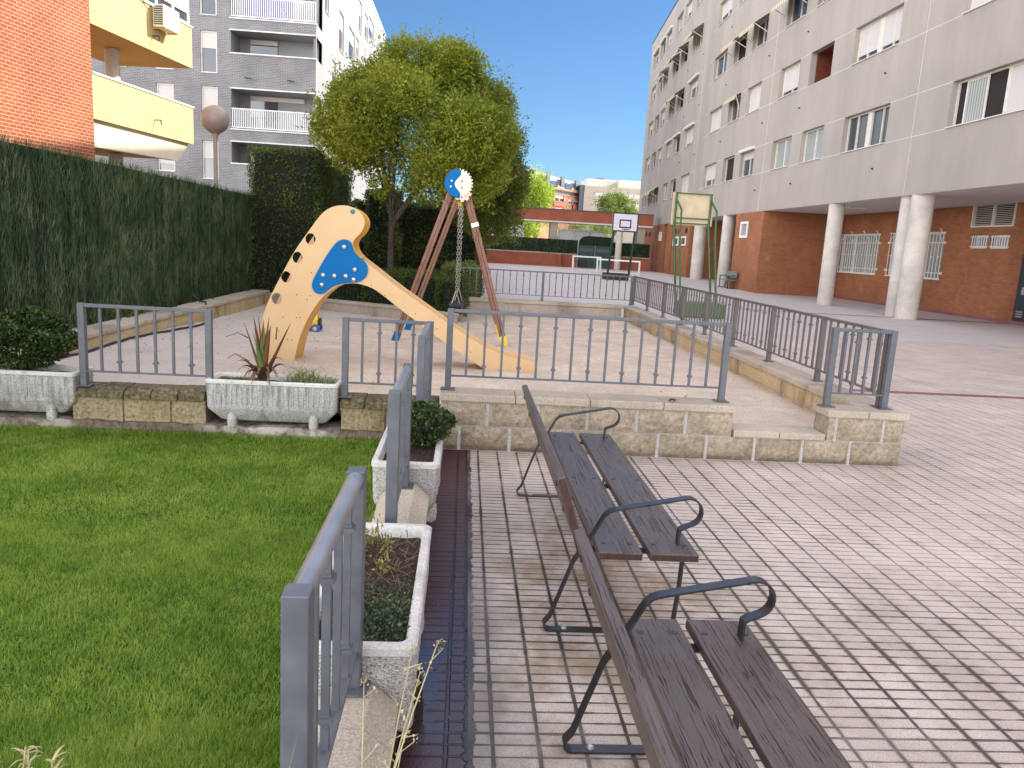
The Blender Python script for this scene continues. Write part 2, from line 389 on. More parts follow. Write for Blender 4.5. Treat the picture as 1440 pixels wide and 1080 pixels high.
    # bench wood
    def wood(name, c1, c2, crack, axis='y', rough=.5, gs=1., cr=.5):
        g = G(name); p = g.obj()
        s = {'y': (200, 3., 200), 'x': (3., 200, 200), 'z': (200, 200, 3.)}[axis]
        q = g.scl(p, *[v * gs for v in s])
        w = g.noise(p, 7., 3.); 
        q2 = g.n('VectorMath', {0: q, 1: g.scl(g.noise(p, 5., 2., out=1), 2.2, 1., 2.2)}, operation='ADD')
        a = g.noise(q2, 1., 5., .65); b = g.noise(q2, 3.2, 3., .6)
        c = g.mix(g.mapr(a, .3, .7, 0, 1), c1, c2)
        c = g.mix(g.mapr(w, .35, .7, 0., .4), c, c1)
        k = g.mapr(a, .42, .36, 0., 1.)
        kk = g.n('MapRange', {0: a, 1: .36, 2: .42, 3: 1., 4: 0.})
        c = g.mix(g.mth('MULTIPLY', kk, cr * 1.6), c, crack)
        h = g.mth('SUBTRACT', g.mth('MULTIPLY', b, .3), kk)
        return g.bsdf(c, g.mapr(b, .3, .7, rough - .1, rough + .1), 0., g.bump(h, .8, .004), .5)
    M['bench'] = wood('weathered_dark_wood', (.052, .037, .032), (.125, .088, .07), (.009, .006, .005), 'y', .36, cr=.55)
    M['bench_end'] = wood('bench_end_grain', (.035, .014, .009), (.07, .03, .02), (.014, .007, .005), 'z', .7)
    M['bench_far'] = plain('green_worn_bench', (.16, .2, .17), .5, .1, .2, 8.)
    M['log'] = wood('red_brown_log', (.19, .068, .036), (.34, .18, .115), (.05, .022, .014), 'z', .6, .5, .5)
    M['hdpe'] = plain('beige_panel', (.65, .435, .215), .48, 0., .07, 2.2, .1, 200., .001)
    g = G('beige_panel'); p = g.pos()
    n = g.noise(p, 2.4, 5.); sc_ = g.noise(g.scl(p, 1., 1., 3.5), 26., 5., .8); dn = g.noise(p, 7., 5., .7)
    c = g.mix(g.mapr(n, .3, .7, 0., 1.), (.6, .405, .2), (.67, .46, .24))
    c = g.mix(g.mapr(sc_, .66, .72, 0., .35), c, (.42, .3, .18)); c = g.mix(g.mapr(dn, .58, .74, 0., .3), c, (.5, .38, .24))
    M['hdpe'] = g.bsdf(c, g.mapr(dn, .3, .7, .4, .6), 0., g.bump(sc_, .1, .002), .4)
    M['ochre'] = plain('ochre_panel', (.74, .4, .014), .45, 0., .08, 3.)
    M['blue'] = plain('blue_panel', (.001, .125, .35), .6, 0., .08, 4., .08, 200., .001, .15)
    M['cream'] = plain('cream_panel', (.8, .68, .52), .45, 0., .05, 4.)
    M['teal'] = plain('teal_bolt', (.02, .2, .26), .4)
    M['black'] = plain('black_rubber', (.018, .018, .02), .5, 0., .2)
    M['white'] = plain('white_paint', (.78, .78, .77), .45, 0., .05)
    M['offwhite'] = plain('aged_white_paint', (.68, .64, .56), .5, 0., .1)
    M['yellow_toy'] = plain('yellow_plastic', (.8, .55, .02), .3); M['blue_toy'] = plain('blue_plastic', (.03, .12, .5), .3)
    # buildings
    M['brick'] = brick('orange_brick', (.38, .14, .058), (.3, .104, .044), (.27, .17, .11), stain=(.5, .3, .2))
    M['brick_l'] = brick('left_orange_brick', (.31, .085, .034), (.25, .066, .027), (.42, .27, .18), h=.085, gap=.02)
    M['brick_grey'] = brick('grey_brick', (.17, .165, .17), (.215, .21, .215), (.34, .33, .33), w=.27, h=.088, gap=.022)
    M['brick_far'] = brick('far_orange_brick', (.4, .2, .11), (.35, .17, .095), (.36, .25, .18), w=.3, h=.08)
    M['brick_red'] = brick('court_red_brick', (.36, .1, .05), (.3, .08, .04), (.24, .13, .09), stain=(.4, .2, .13))
    g = G('facade_render'); p = g.pos(); x, y, z = g.xyz(p)
    n = g.noise(p, .35, 5.); s = g.noise(g.scl(p, 1., 1., .16), .55, 6., .7)
    c = g.mix(g.mapr(n, .3, .7, 0, 1), (.375, .335, .295), (.425, .375, .325))
    c = g.n('HueSaturation', {'Color': c, 'Value': g.mapr(s, .35, .7, 1.05, .86)})
    M['facade'] = g.bsdf(c, .9, 0., g.bump(g.noise(p, 45., 4.), .25, .004), .2)
    M['joint'] = plain('pale_joint', (.6, .56, .52), .85)
    M['soffit'] = plain('soffit_plaster', (.6, .57, .55), .9, 0., .05, 1.)
    M['column'] = grainy('column_concrete', ((.53, .48, .42), (.57, .52, .46), (.61, .56, .5)), 14., .8, .3, .004)
    M['plaster'] = plain('white_plaster', (.72, .71, .69), .9, 0., .06, .6)
    M['tower_render'] = plain('tower_render', (.27, .27, .27), .9, 0., .08, .5)
    M['yellow'] = None
    g = G('yellow_render'); p = g.pos()
    s = g.noise(g.scl(p, 1., 1., .1), 5., 5., .7); n = g.noise(p, 1.5, 4.)
    c = g.n('HueSaturation', {'Color': (.6, .465, .21), 'Value': g.mapr(n, .3, .7, .94, 1.06)})
    c = g.mix(g.mapr(s, .54, .7, 0., .45), c, (.4, .3, .16))
    M['yellow'] = g.bsdf(c, .85, 0., g.bump(g.noise(p, 50., 3.), .2, .003), .2)
    M['orange'] = plain('orange_soffit', (.5, .26, .07), .9, 0., .08, 1.)
    M['cream_soffit'] = plain('cream_soffit', (.66, .58, .42), .9, 0., .1, 1.)
    g = G('window_glass'); 
    M['glass'] = g.bsdf((.03, .045, .06), .03, 0., None, 1.)
    g = G('curtained_glass'); p = g.pos(); x, y, z = g.xyz(p)
    w = g.mth('SINE', g.mth('MULTIPLY', g.mth('ADD', x, y), 55.))
    M['curtain'] = g.bsdf(g.mix(g.mapr(w, -1, 1, 0, 1), (.2, .22, .2), (.42, .44, .4)), .12, 0., None, .8)
    g = G('roller_shutter'); p = g.pos(); x, y, z = g.xyz(p)
    w = g.mth('PINGPONG', z, .025)
    M['shutter'] = g.bsdf(g.n('HueSaturation', {'Color': (.62, .58, .54), 'Value': g.n('MapRange', {0: w, 1: 0., 2: .008, 3: .6, 4: 1.})}), .5, 0., g.bump(w, .6, .02), .3)
    M['dark'] = plain('dark_interior', (.022, .014, .012), .9)
    M['darkred'] = brick('gallery_brick', (.2, .05, .025), (.15, .04, .02), (.1, .05, .03))
    g = G('striped_awning'); p = g.pos(); x, y, z = g.xyz(p)
    w = g.mth('SINE', g.mth('MULTIPLY', y, 26.))
    M['awning'] = g.bsdf(g.mix(g.mth('GREATER_THAN', w, .2), (.62, .55, .42), (.42, .36, .18)), .85)
    M['slate'] = plain('dark_slate', (.07, .08, .1), .5, .2)
    M['beige'] = plain('beige_render', (.36, .31, .245), .85, 0., .06, 1.)
    M['purple'] = plain('purple_cloth', (.16, .12, .42), .9)
    M['far_white'] = plain('far_white_render', (.48, .46, .4), .85)
    M['redbalc'] = plain('red_balcony', (.45, .08, .05), .8)
    M['greenpaint'] = plain('green_steel_paint', (.06, .13, .04), .45, .2, .25, 12.)
    M['darkgreen'] = plain('dark_green_steel', (.012, .05, .035), .5, .1)
    M['board'] = plain('hoop_board', (.66, .64, .72), .5); M['board_back'] = plain('board_back', (.66, .55, .36), .7, 0., .12, 3.)
    M['navy'] = plain('navy_door', (.02, .03, .05), .4)
    M['lampglobe'] = None
    g = G('dusty_globe'); p = g.pos(); x, y, z = g.xyz(p)
    M['lampglobe'] = g.bsdf(g.mix(g.mapr(g.noise(p, 6., 4.), .3, .7, 0., 1.), (.27, .2, .17), (.34, .26, .225)), .4, 0., None, .4)
    M['lamppost'] = plain('lamp_post_paint', (.3, .24, .21), .5)
    M['acwhite'] = plain('ac_casing', (.72, .68, .58), .5)
    # plants
    M['leaf_tree'] = leafmat('tree_leaf', (.085, .13, .014), (.22, .275, .03), (.42, .45, .055), trans=.45, nscale=.7)
    M['leaf_tree2'] = leafmat('dark_tree_leaf', (.05, .075, .012), (.125, .16, .02), (.24, .27, .04), trans=.25, nscale=.8)
    M['leaf_hedge'] = leafmat('cypress_hedge', (.015, .032, .007), (.047, .08, .014), (.14, .19, .03), trans=.15, nscale=1.1)
    M['leaf_lowhedge'] = leafmat('privet_hedge', (.014, .032, .006), (.045, .08, .012), (.14, .2, .03), trans=.25, nscale=1.5)
    M['leaf_box'] = leafmat('boxwood', (.01, .022, .006), (.03, .055, .012), (.08, .12, .025), trans=.15, nscale=6., rough=.4)
    M['leaf_lime'] = leafmat('lime_leaf', (.16, .26, .02), (.3, .42, .04), (.45, .55, .08), trans=.45, nscale=.4)
    M['leaf_bg'] = leafmat('far_tree_leaf', (.07, .11, .02), (.16, .22, .04), (.28, .34, .07), trans=.35, nscale=.4)
    M['wicker'] = leafmat('heather_screen', (.015, .04, .012), (.05, .095, .034), (.17, .22, .11), trans=.05, nscale=2.2, rough=.7)
    M['wicker_base'] = grainy('heather_screen_core', ((.005, .01, .006), (.012, .022, .012), (.02, .03, .018)), 40., 1., .6)
    M['hedge_core'] = plain('hedge_core', (.006, .01, .004), 1., 0., .3)
    M['bark'] = grainy('tree_bark', ((.028, .021, .016), (.065, .048, .037), (.11, .085, .066)), 24., .95, .9, .015)
    M['grass'] = None
    g = G('lawn_blade'); p = g.pos(); r = g.n('NewGeometry', out=8)
    n = g.noise(p, 1.6, 4., .6); n2 = g.noise(p, 9., 3., .6)
    f = g.mth('ADD', g.mth('MULTIPLY', r, .75), g.mth('ADD', g.mapr(n, .3, .7, -.2, .3), g.mapr(n2, .3, .7, -.12, .16)))
    c = g.ramp(f, [(.02, (.1, .19, .022)), (.4, (.24, .38, .05)), (.75, (.37, .49, .08)), (1., (.52, .55, .15))])
    b = g.n('BsdfPrincipled', {'Base Color': c, 'Roughness': .55, 'Specular IOR Level': .25})
    t = g.n('BsdfTranslucent', {'Color': c})
    M['grass'] = g.surf(g.n('MixShader', {0: .5, 1: b, 2: t}))
    M['aloe_red'] = leafmat('aloe_red', (.09, .03, .015), (.2, .075, .04), (.25, .16, .06), trans=.1, nscale=8.)
    M['aloe_green'] = leafmat('aloe_green', (.04, .08, .02), (.12, .16, .05), (.25, .2, .07), trans=.1, nscale=8.)
    M['aloe_dry'] = leafmat('aloe_dry', (.06, .03, .018), (.13, .07, .035), (.22, .13, .07), trans=.05, nscale=8.)
    M['spider'] = leafmat('strap_leaf', (.06, .1, .03), (.16, .22, .08), (.42, .46, .25), trans=.3, nscale=8.)
    M['straw'] = leafmat('pale_straw', (.28, .24, .11), (.44, .38, .2), (.58, .52, .3), trans=.25, nscale=8.)
    M['seedling'] = leafmat('seedling_leaf', (.1, .12, .02), (.22, .24, .05), (.36, .36, .09), trans=.3, nscale=8.)
    M['creeper'] = leafmat('creeper_leaf', (.02, .035, .015), (.055, .085, .04), (.14, .18, .09), trans=.2, nscale=9.)
    M['twig'] = plain('dry_twig', (.14, .09, .055), .9, 0., .3, 30.)
    M['dryleaf'] = plain('dry_leaf', (.16, .07, .03), .8, 0., .3, 30.)
make_materials()
# ------------------------------------------------------------------ ground and setting
def zg(y): return 0. if y < 36 else min(.2, .2 * (y - 36) / 14)
def sheet(name, rects, mat, dz=0.):
    mb = MB()
    for x0, x1, ys in rects:
        for a, b in zip(ys[:-1], ys[1:]):
            mb.quad((x0, a, zg(a) + dz), (x1, a, zg(a) + dz), (x1, b, zg(b) + dz), (x0, b, zg(b) + dz))
    return setp(mb.build(name, mat, fix=False), kind='structure')
YS = [36, 38, 40, 42, 44, 46, 48, 50]
sheet('ground', [(-300, 300, [-60, 6, 36] + YS[1:] + [70, 120, 500])], M['ground'], -.03)
sheet('plaza_pavement', [(.0795, 40, [-4, 6.02, 17.05]), (-2.6, 40, [17.05, 24] + YS + [61.9])], M['tile'])
sheet('red_tile_border', [(-.2, .0795, [-4, 6.0])], M['redtile'])
sheet('red_band', [(3.76, 40, [9.68, 9.83]), (9., 18.35, [24.6, 24.85])], M['redstrip'], .004)

def sm(t): t = max(0, min(1, t)); return t * t * (3 - 2 * t)
def zsand(x, y):
    z = .21 - .11 * sm((y - 9) / 6) + .08 * sm((x - .5) / 2.5) * sm((y - 9) / 6)
    z += .016 * mnoise.noise(Vector((x * .9, y * .9, 0))) + .012 * mnoise.noise(Vector((x * 3.2, y * 3.2, 3))) + .007 * mnoise.noise(Vector((x * 8, y * 8, 7)))
    z -= .05 * math.exp(-((x + .13) ** 2 + ((y - 12.1) / 1.6) ** 2) / .25) + .05 * math.exp(-((x - 1.15) ** 2 + (y - 8.98) ** 2) / .12)
    return z
mb = MB(); nx, ny = 150, 200; x0, x1, y0, y1 = -4.4, 3.5, 6.2, 17.1
mb.v = [(x0 + (x1 - x0) * i / nx, y0 + (y1 - y0) * j / ny, zsand(x0 + (x1 - x0) * i / nx, y0 + (y1 - y0) * j / ny)) for j in range(ny + 1) for i in range(nx + 1)]
mb.f = [(j * (nx + 1) + i, j * (nx + 1) + i + 1, (j + 1) * (nx + 1) + i + 1, (j + 1) * (nx + 1) + i) for j in range(ny) for i in range(nx)]
setp(mb.build('sand', M['sand'], smooth='all', fix=False), kind='structure')
# lawn
mb = MB(); mb.quad((-9, -4, .0), (-.3, -4, .0), (-.3, 6.25, .0), (-9, 6.25, .0))
setp(mb.build('lawn', M['lawnsoil'], fix=False), kind='structure')
def make_grass():
    rs = np.random.RandomState(3)
    def field(n, xa, xb, ya, yb, L, w):
        x = rs.uniform(xa, xb, n); y = rs.uniform(ya, yb, n)
        k = (x > -(y * .72 + .35)) ; return x[k], y[k], L, w
    parts = [field(240000, -2.1, -.42, .85, 2.4, .026, .0016), field(170000, -3.3, -.42, 2.4, 4.2, .027, .0024), field(120000, -4.6, -.42, 4.2, 6.1, .03, .0034)]
    for xa, xb in ((-4.6, -.42),): parts.append((rs.uniform(xa, xb, 6000), rs.uniform(5.97, 6.06, 6000), .075, .004))
    parts.append((rs.uniform(-.47, -.4, 5000), rs.uniform(.9, 6., 5000), .05, .003))
    Vs = []
    for x, y, L, w in parts:
        n = len(x)
        P = np.stack([x * 1.3, y * 1.3, np.zeros(n)], 1)
        tuft = np.array([mnoise.noise(Vector(p)) for p in P]); t2 = np.array([mnoise.noise(Vector(p) * 6.) for p in P])
        l = L * rs.uniform(.55, 1.25, n) * (1 + .25 * tuft + .35 * t2)
        th = rs.uniform(0, 2 * PI, n); lean = rs.uniform(.15, 1.3, n)
        swirl = tuft * 3.
        d = np.stack([np.cos(th) * lean + .2 * np.cos(swirl), np.sin(th) * lean + .2 * np.sin(swirl), np.ones(n)], 1); d /= np.linalg.norm(d, axis=1)[:, None]
        s = np.stack([-np.sin(th + rs.normal(0, .5, n)), np.cos(th), np.zeros(n)], 1) * (w * rs.uniform(.6, 1.3, n))[:, None]
        b = np.stack([x, y, np.zeros(n)], 1)
        V = np.empty((n, 3, 3)); V[:, 0] = b - s; V[:, 1] = b + s; V[:, 2] = b + d * l[:, None]
        Vs.append(V.reshape(-1, 3))
    o = np_mesh('grass', np.concatenate(Vs), 3, M['grass'])
    setp(o, 'short green mown lawn with yellowish patches left of the railing', 'grass', kind='stuff')
make_grass()

# ------------------------------------------------------------------ walls
def block_face(mb, F, a0, a1, z0, z1, d0, depth, rough, gap=.012, nu=9, nv=5, seed=0):
    """one masonry block: rough front at depth -rough..0, sides run back"""
    a0 += gap; a1 -= gap; z0 += gap * .5; z1 -= gap * .5
    idx = len(mb.v)
    for j in range(nv + 1):
        for i in range(nu + 1):
            u, v = i / nu, j / nv
            e = min(u, 1 - u) * nu / 1.2; f = min(v, 1 - v) * nv / 1.2; ed = min(1, e, f)
            p = F(a0 + (a1 - a0) * u, z0 + (z1 - z0) * v, 0)
            n = mnoise.noise(Vector(p) * 11 + Vector((seed, 0, 0))) + .6 * mnoise.noise(Vector(p) * 27)
            d = d0 - rough * ed * (.75 + .6 * n)
            mb.v.append(tuple(F(a0 + (a1 - a0) * u, z0 + (z1 - z0) * v, d)))
    w = nu + 1
    mb.f += [(idx + j * w + i, idx + j * w + i + 1, idx + (j + 1) * w + i + 1, idx + (j + 1) * w + i) for j in range(nv) for i in range(nu)]
    mb.fbox(F, a0, a1, z0, z1, d0 + .001, d0 + depth)

def masonry(root, F, a0, a1, rows, mat, thick, rough=.02, L=.407, gap=.012, mortar='mortar', nu=9):
    core = MB(); core.fbox(F, a0 + .004, a1 - .004, rows[0][0], rows[-1][1] - .002, .006, thick - .004); core.build('mortar', M[mortar], root)
    b = MB()
    for k, (z0, z1, off) in enumerate(rows):
        e = [a0] + [x for x in np.arange(off - 40 * L, off + 60 * L, L) if a0 + .06 < x < a1 - .06] + [a1]
        for s, t in zip(e[:-1], e[1:]):
            block_face(b, F, s if s > a0 else s - gap, t if t < a1 else t + gap, z0, z1, 0., thick, rough, gap, nu, 5, k * 3.1)
    return b.build('blockwork', M[mat], root)

def coping(root, F, a0, a1, z0, z1, d0, d1, mat, L=.6, name='coping', jit=.003, bevel=.008):
    m = MB(); n = max(1, round((a1 - a0) / L)); e = np.linspace(a0, a1, n + 1)
    for s, t in zip(e[:-1], e[1:]):
        j = random.uniform(-jit, jit); g = .002
        m.fbox(F, s + g, t - g, z0, z1 + j, d0 + random.uniform(-jit, jit), d1)
    return m.build(name, M[mat], root, bevel=bevel)

# front retaining wall of the playground (full height, low step, corner pier)
FX = lambda a, z, d: (a, 5.98 + d, z)
w = thing('retaining_wall', 'rough split faced block wall with a low gap in front of the playground', 'wall', (-.15, 6, 0))
masonry(w, FX, -.15, 3.70, [(0, .203, 1.635)], 'split', .25, .022, gap=.014)
masonry(w, FX, -.15, 2.24, [(.203, .402, 1.445)], 'split', .25, .02, gap=.014)
masonry(w, FX, 3.05, 3.70, [(.203, .402, 3.53)], 'split', .25, .02, gap=.014)
coping(w, FX, -.16, 2.26, .404, .467, -.02, .28, 'coping', .6)
coping(w, FX, 3.03, 3.73, .404, .467, -.02, .28, 'coping', .36)
coping(w, FX, 2.255, 3.035, .205, .262, -.018, .27, 'coping', .42)
# right wall under the long railing
FR = lambda a, z, d: (3.43 + d + .013 * (a - 6.2), a, z)      # faces -x
w = thing('retaining_wall', 'long ochre block wall under the right hand railing of the playground', 'wall', (3.5, 11, 0))
masonry(w, FR, 6.27, 16.9, [(.0, .235, 6.5), (.24, .402, 6.7)], 'block_ochre', .27, .006, L=.6, gap=.003, nu=4)
coping(w, FR, 6.27, 16.95, .404, .467, -.025, .31, 'coping', .5)
# court wall at the far end
FB = lambda a, z, d: (a, 16.75 + .06 * a / 3 + d, z)
w = thing('retaining_wall', 'weathered block wall closing the far side of the playground', 'wall', (1.5, 16.8, 0))
masonry(w, FB, -.25, 3.5, [(-.02, .2, 0), (.2, .4, .2)], 'block_grey', .25, .006, L=.8, gap=.003, nu=4)
coping(w, FB, -.28, 3.55, .404, .475, -.03, .3, 'coping', .9)
# left wall below the heather screen
FL = lambda a, z, d: (-4.3 - d, a, z)
w = thing('retaining_wall', 'low stone wall with pale coping below the heather screen', 'wall', (-4.4, 11, 0))
masonry(w, FL, 6.1, 17.1, [(.02, .18, 6.2), (.18, .325, 6.4)], 'block_ochre', .3, .006, L=.42, gap=.004, nu=4)
coping(w, FL, 6.1, 17.1, .328, .385, -.03, .35, 'coping', .42)
# curved low wall in front of the low hedge
pts = [(-4.3, 17.05), (-2.85, 16.05), (-1.27, 15.2), (-.25, 14.2)]
w = thing('retaining_wall', 'low pale block wall in front of the clipped low hedge', 'wall', (-2, 15.6, 0))
for (xa, ya), (xb, yb) in zip(pts[:-1], pts[1:]):
    Ls = math.hypot(xb - xa, yb - ya); ex, ey = (xb - xa) / Ls, (yb - ya) / Ls
    FD = lambda a, z, d, xa=xa, ya=ya, ex=ex, ey=ey: (xa + ex * a - ey * d, ya + ey * a + ex * d, z)
    masonry(w, FD, 0, Ls, [(.0, .28, .3)], 'block_grey', .2, .005, L=.8, gap=.003, nu=4)
    coping(w, FD, 0, Ls, .28, .335, -.02, .25, 'coping', .6)

# wall between lawn and playground: coped stretches, planters set into notches
FG = lambda a, z, d: (a, 6.1 + d, z)
w = thing('garden_wall', 'mossy stone wall between the lawn and the playground', 'wall', (-2, 6.2, 0))
rb = MB(); N = 150
for i in range(N):
    xa = -4.6 + 4.42 * i / N; xb = -4.6 + 4.42 * (i + 1) / N
    def prof(x):
        h = .1 + .022 * mnoise.noise(Vector((x * 5, 2, 0))) + .012 * mnoise.noise(Vector((x * 17, 5, 0)))
        q = .02 * mnoise.noise(Vector((x * 6, 9, 0))) + .012 * mnoise.noise(Vector((x * 20, 7, 1)))
        return [(x, 6.06 + q, -.02), (x, 6.045 + q * 1.4, .05), (x, 6.06 + q * .6, h), (x, 6.36, h + .01), (x, 6.38, -.02)]
    rb.loft([prof(xa), prof(xb)], False, False)
rb.build('rubble_footing', M['rubble'], w)
for a0, a1, off in ((-3.06, -2.03, -2.67), (-.955, -.17, -.6)):
    masonry(w, FG, a0, a1, [(.06, .29, off)], 'block_moss', .25, .008, L=.37, gap=.007, mortar='rubble', nu=7)
    m = MB(); n = max(2, round((a1 - a0) / .2)); e = np.linspace(a0 - .01, a1, n + 1)
    for s, t in zip(e[:-1], e[1:]):
        dz = random.uniform(-.006, .004); dy = random.uniform(-.008, .008)
        P = [(-.035 + dy, .285), (-.03 + dy, .335 + dz), (.04, .37 + dz), (.22, .37 + dz), (.29, .33), (.29, .285)]
        m.loft([[FG(s + .003, z, d) for d, z in P], [FG(t - .003, z, d) for d, z in P]])
    m.build('coping', M['coping_moss'], w, bevel=.006)
# low wall along the path
FS = lambda a, z, d: (-.275 + d, a, z)
w = thing('garden_wall', 'low stone wall with bevelled coping between the lawn and the paved path', 'wall', (-.275, 3, 0))
m = MB(); m.box(-.4, -.17, -1., 6.1, -.02, .1); m.build('rubble_footing', M['rubble'], w)
for a0, a1 in ((1.2, 2.06), (3.07, 3.93), (4.95, 6.08)):
    m = MB(); m.box(-.375, -.175, a0 + .01, a1 - .01, .0, .27); m.build('blockwork', M['block_grey'], w)
    m = MB(); n = max(2, round((a1 - a0) / .2)); e = np.linspace(a0, a1, n + 1)
    for s, t in zip(e[:-1], e[1:]):
        P = [(-.125, .262), (-.125, .3), (-.055, .365), (.06, .365), (.135, .3), (.135, .262)]
        dz = random.uniform(-.003, .003)
        m.loft([[FS(s + .0015, z + dz, d) for d, z in P], [FS(t - .0015, z + dz, d) for d, z in P]])
    m.build('coping', M['coping'], w, bevel=.004)

# ------------------------------------------------------------------ railings
def railing(name_label, F, a0, a1, base, top, nbal, posts, mat='rail', round_top=False, collars='alt', pw=.05, pd=.05, low=.115, group=None):
    c = F((a0 + a1) / 2, base, 0); r = thing('metal_railing', name_label, 'railing', c, group)
    for a in posts:
        m = MB(); m.fbox(F, a - pw / 2, a + pw / 2, base + .005, top, -pd / 2, pd / 2); p = m.build('post', M[mat], r, bevel=.003)
        m = MB(); m.fbox(F, a - .06, a + .06, base, base + .006, -.05, .05)
        for sx in (-.045, .045):
            q = F(a + sx, base + .006, .035); m.lathe([(.008, 0), (.008, .006), (.003, .008)], q, 8)
        m.build('base_plate', M[mat], p)
    m = MB()
    for s, t in zip(posts[:-1], posts[1:]):
        s += pw / 2; t -= pw / 2
        if round_top:
            # oval rail: flattened tube
            n = 14; R0 = []; R1 = []
            for k in range(n):
                th = 2 * PI * k / n; R0.append(F(s, top - .021 + .02 * math.sin(th), .023 * math.cos(th))); R1.append(F(t, top - .021 + .02 * math.sin(th), .023 * math.cos(th)))
            m.loft([R0, R1])
        else: m.fbox(F, s, t, top - .03, top - .003, -.02, .02)
    m.build('handrail', M['rail_top'] if round_top else M[mat], r, smooth=round_top, bevel=0 if round_top else .004)
    m = MB()
    for s, t in zip(posts[:-1], posts[1:]): m.fbox(F, s + pw / 2, t - pw / 2, base + low - .006, base + low + .006, -.016, .016)
    m.build('bottom_rail', M[mat], r)
    per = nbal if isinstance(nbal, (list, tuple)) else [nbal] * (len(posts) - 1)
    for (s, t), nb in zip(zip(posts[:-1], posts[1:]), per):
        for k in range(nb):
            a = s + (t - s) * (k + 1) / (nb + 1); h = .0095
            m = MB(); m.fbox(F, a - h, a + h, base + low + .006, top - .03, -h, h)
            if (k % 2 == 1):
                for zz in (top - .03 - .085, base + low + .085):
                    m.fbox(F, a - .019, a + .019, zz - .006, zz + .006, -.019, .019)
                    m.fbox(F, a - .012, a + .012, zz - .014, zz + .014, -.012, .012)
            m.build('baluster', M[mat], r)
    return r
FXr = lambda a, z, d: (a, 6.13 + d, z)
railing('grey railing panel with six bars at the left end of the lawn wall', FXr, -2.985, -2.0, .37, 1.022, 6, [-2.975, -2.005])
railing('short grey railing panel with four bars right of the aloe trough', FXr, -.94, -.26, .37, 1.015, 4, [-.935, -.262])
railing('wide grey railing panel on the split faced wall behind the slatted bench', FXr, -.11, 2.18, .467, 1.128, 15, [-.105, 2.175])
FXc = lambda a, z, d: (a, 6.13 + d, z)
railing('narrow grey railing panel on the corner pier', FXc, 3.09, 3.58, .467, 1.134, 4, [3.085, 3.585])
FRr = lambda a, z, d: (3.585 + .0235 * (a - 6.13) + d, a, z)
railing('long brownish grey railing running away on the ochre wall', FRr, 6.3, 17.5, .467, 1.13, [7, 8, 8, 8, 8, 8, 8, 8], [6.2, 7.45, 8.8, 10.15, 11.5, 12.9, 14.3, 15.75, 17.3], 'rail_brown')
FBr = lambda a, z, d: (a, 16.9 + .02 * a + d, z)
railing('thin grey railing on the far wall in front of the ball court', FBr, -.2, 3.8, .475, 1.13, [12, 13], [-.2, 1.72, 3.72])
FSr = lambda a, z, d: (-.275 - d, a, z)
railing('nearest grey railing panel with round handrail beside the lawn', FSr, 1.28, 2.06, .365, 1.02, 4, [1.3, 2.045], round_top=True, pw=.055)
railing('middle grey railing panel between the two path planters', FSr, 3.15, 3.92, .365, 1.02, 4, [3.175, 3.895], round_top=True, pw=.055)
railing('grey railing panel next to the playground corner behind the box shrub', FSr, 5.1, 6.0, .365, 1.02, 4, [5.12, 5.99], round_top=True, pw=.055)

# ------------------------------------------------------------------ planters
def planter(label, c, L, W, along, group='washed concrete troughs', H=.34, zb=.14):
    """trough; long axis x or y; c = centre on the ground"""
    t = thing('planter_trough', label, 'planter', (c[0], c[1], 0), group)
    mp = (lambda u, v, z: (c[0] + u, c[1] + v, z)) if along == 'x' else (lambda u, v, z: (c[0] - v, c[1] + u, z))
    def ring(l, w, z, r=.03, n=3):
        out = []
        for sx, sy, a in ((1, -1, -90), (1, 1, 0), (-1, 1, 90), (-1, -1, 180)):
            for k in range(n + 1):
                th = math.radians(a + 90 * k / n)
                out.append(mp(sx * (l / 2 - r) + r * math.cos(th), sy * (w / 2 - r) + r * math.sin(th), z))
        return out
    zt = zb + H
    m = MB()
    m.loft([ring(L - .26, W - .16, zb), ring(L - .2, W - .13, zb + .01), ring(L - .03, W - .035, zb + .1), ring(L - .02, W - .028, zb + .115), ring(L - .008, W - .012, zt - .035), ring(L, W, zt - .03)], True, False)
    n = int((L - .12) / .04)
    for k in range(n):      # vertical ribs on both long sides
        u = -L / 2 + .06 + (L - .12) * (k + .5) / n
        for sv in (-1, 1):
            v0 = sv * (W / 2 - .016)
            m.tube([mp(u, v0 - sv * .006, zb + .12), mp(u, v0 - sv * .001, zb + .15), mp(u, v0 + sv * .001, zt - .06), mp(u, v0 - sv * .006, zt - .035)], [.005, .0135, .0135, .005], 6)
    m.build('trough_body', M['planter'], t, smooth=True)
    m = MB(); m.loft([ring(L, W, zt - .03), ring(L, W, zt - .008), ring(L - .015, W - .015, zt), ring(L - .06, W - .06, zt), ring(L - .075, W - .075, zt - .015), ring(L - .1, W - .1, zt - .14)], False, False)
    m.build('rim', M['planter_rim'], t, smooth=True)
    for su in (-1, 1):
        for sv in (-1, 1):
            m = MB(); p = mp(su * (L / 2 - .2), sv * (W / 2 - .05), 0)
            m.lathe([(.02, zb - .06), (.036, zb - .045), (.04, zb), (.036, zb + .045), (.018, zb + .07)], p, 10); m.build('foot', M['planter'], t, smooth=True)
    m = MB(); nu, nv = 26, 10
    for j in range(nv + 1):
        for i in range(nu + 1):
            u = (i / nu - .5) * (L - .085); v = (j / nv - .5) * (W - .085)
            m.v.append(mp(u, v, zt - .05 + .018 * mnoise.noise(Vector((u * 14 + c[0], v * 14 + c[1], 1))) + .01 * mnoise.noise(Vector((u * 40, v * 40, 2)))))
    m.f = [(j * (nu + 1) + i, j * (nu + 1) + i + 1, (j + 1) * (nu + 1) + i + 1, (j + 1) * (nu + 1) + i) for j in range(nv) for i in range(nu)]
    m.build('soil', M['soil'], t, fix=False)
    return t
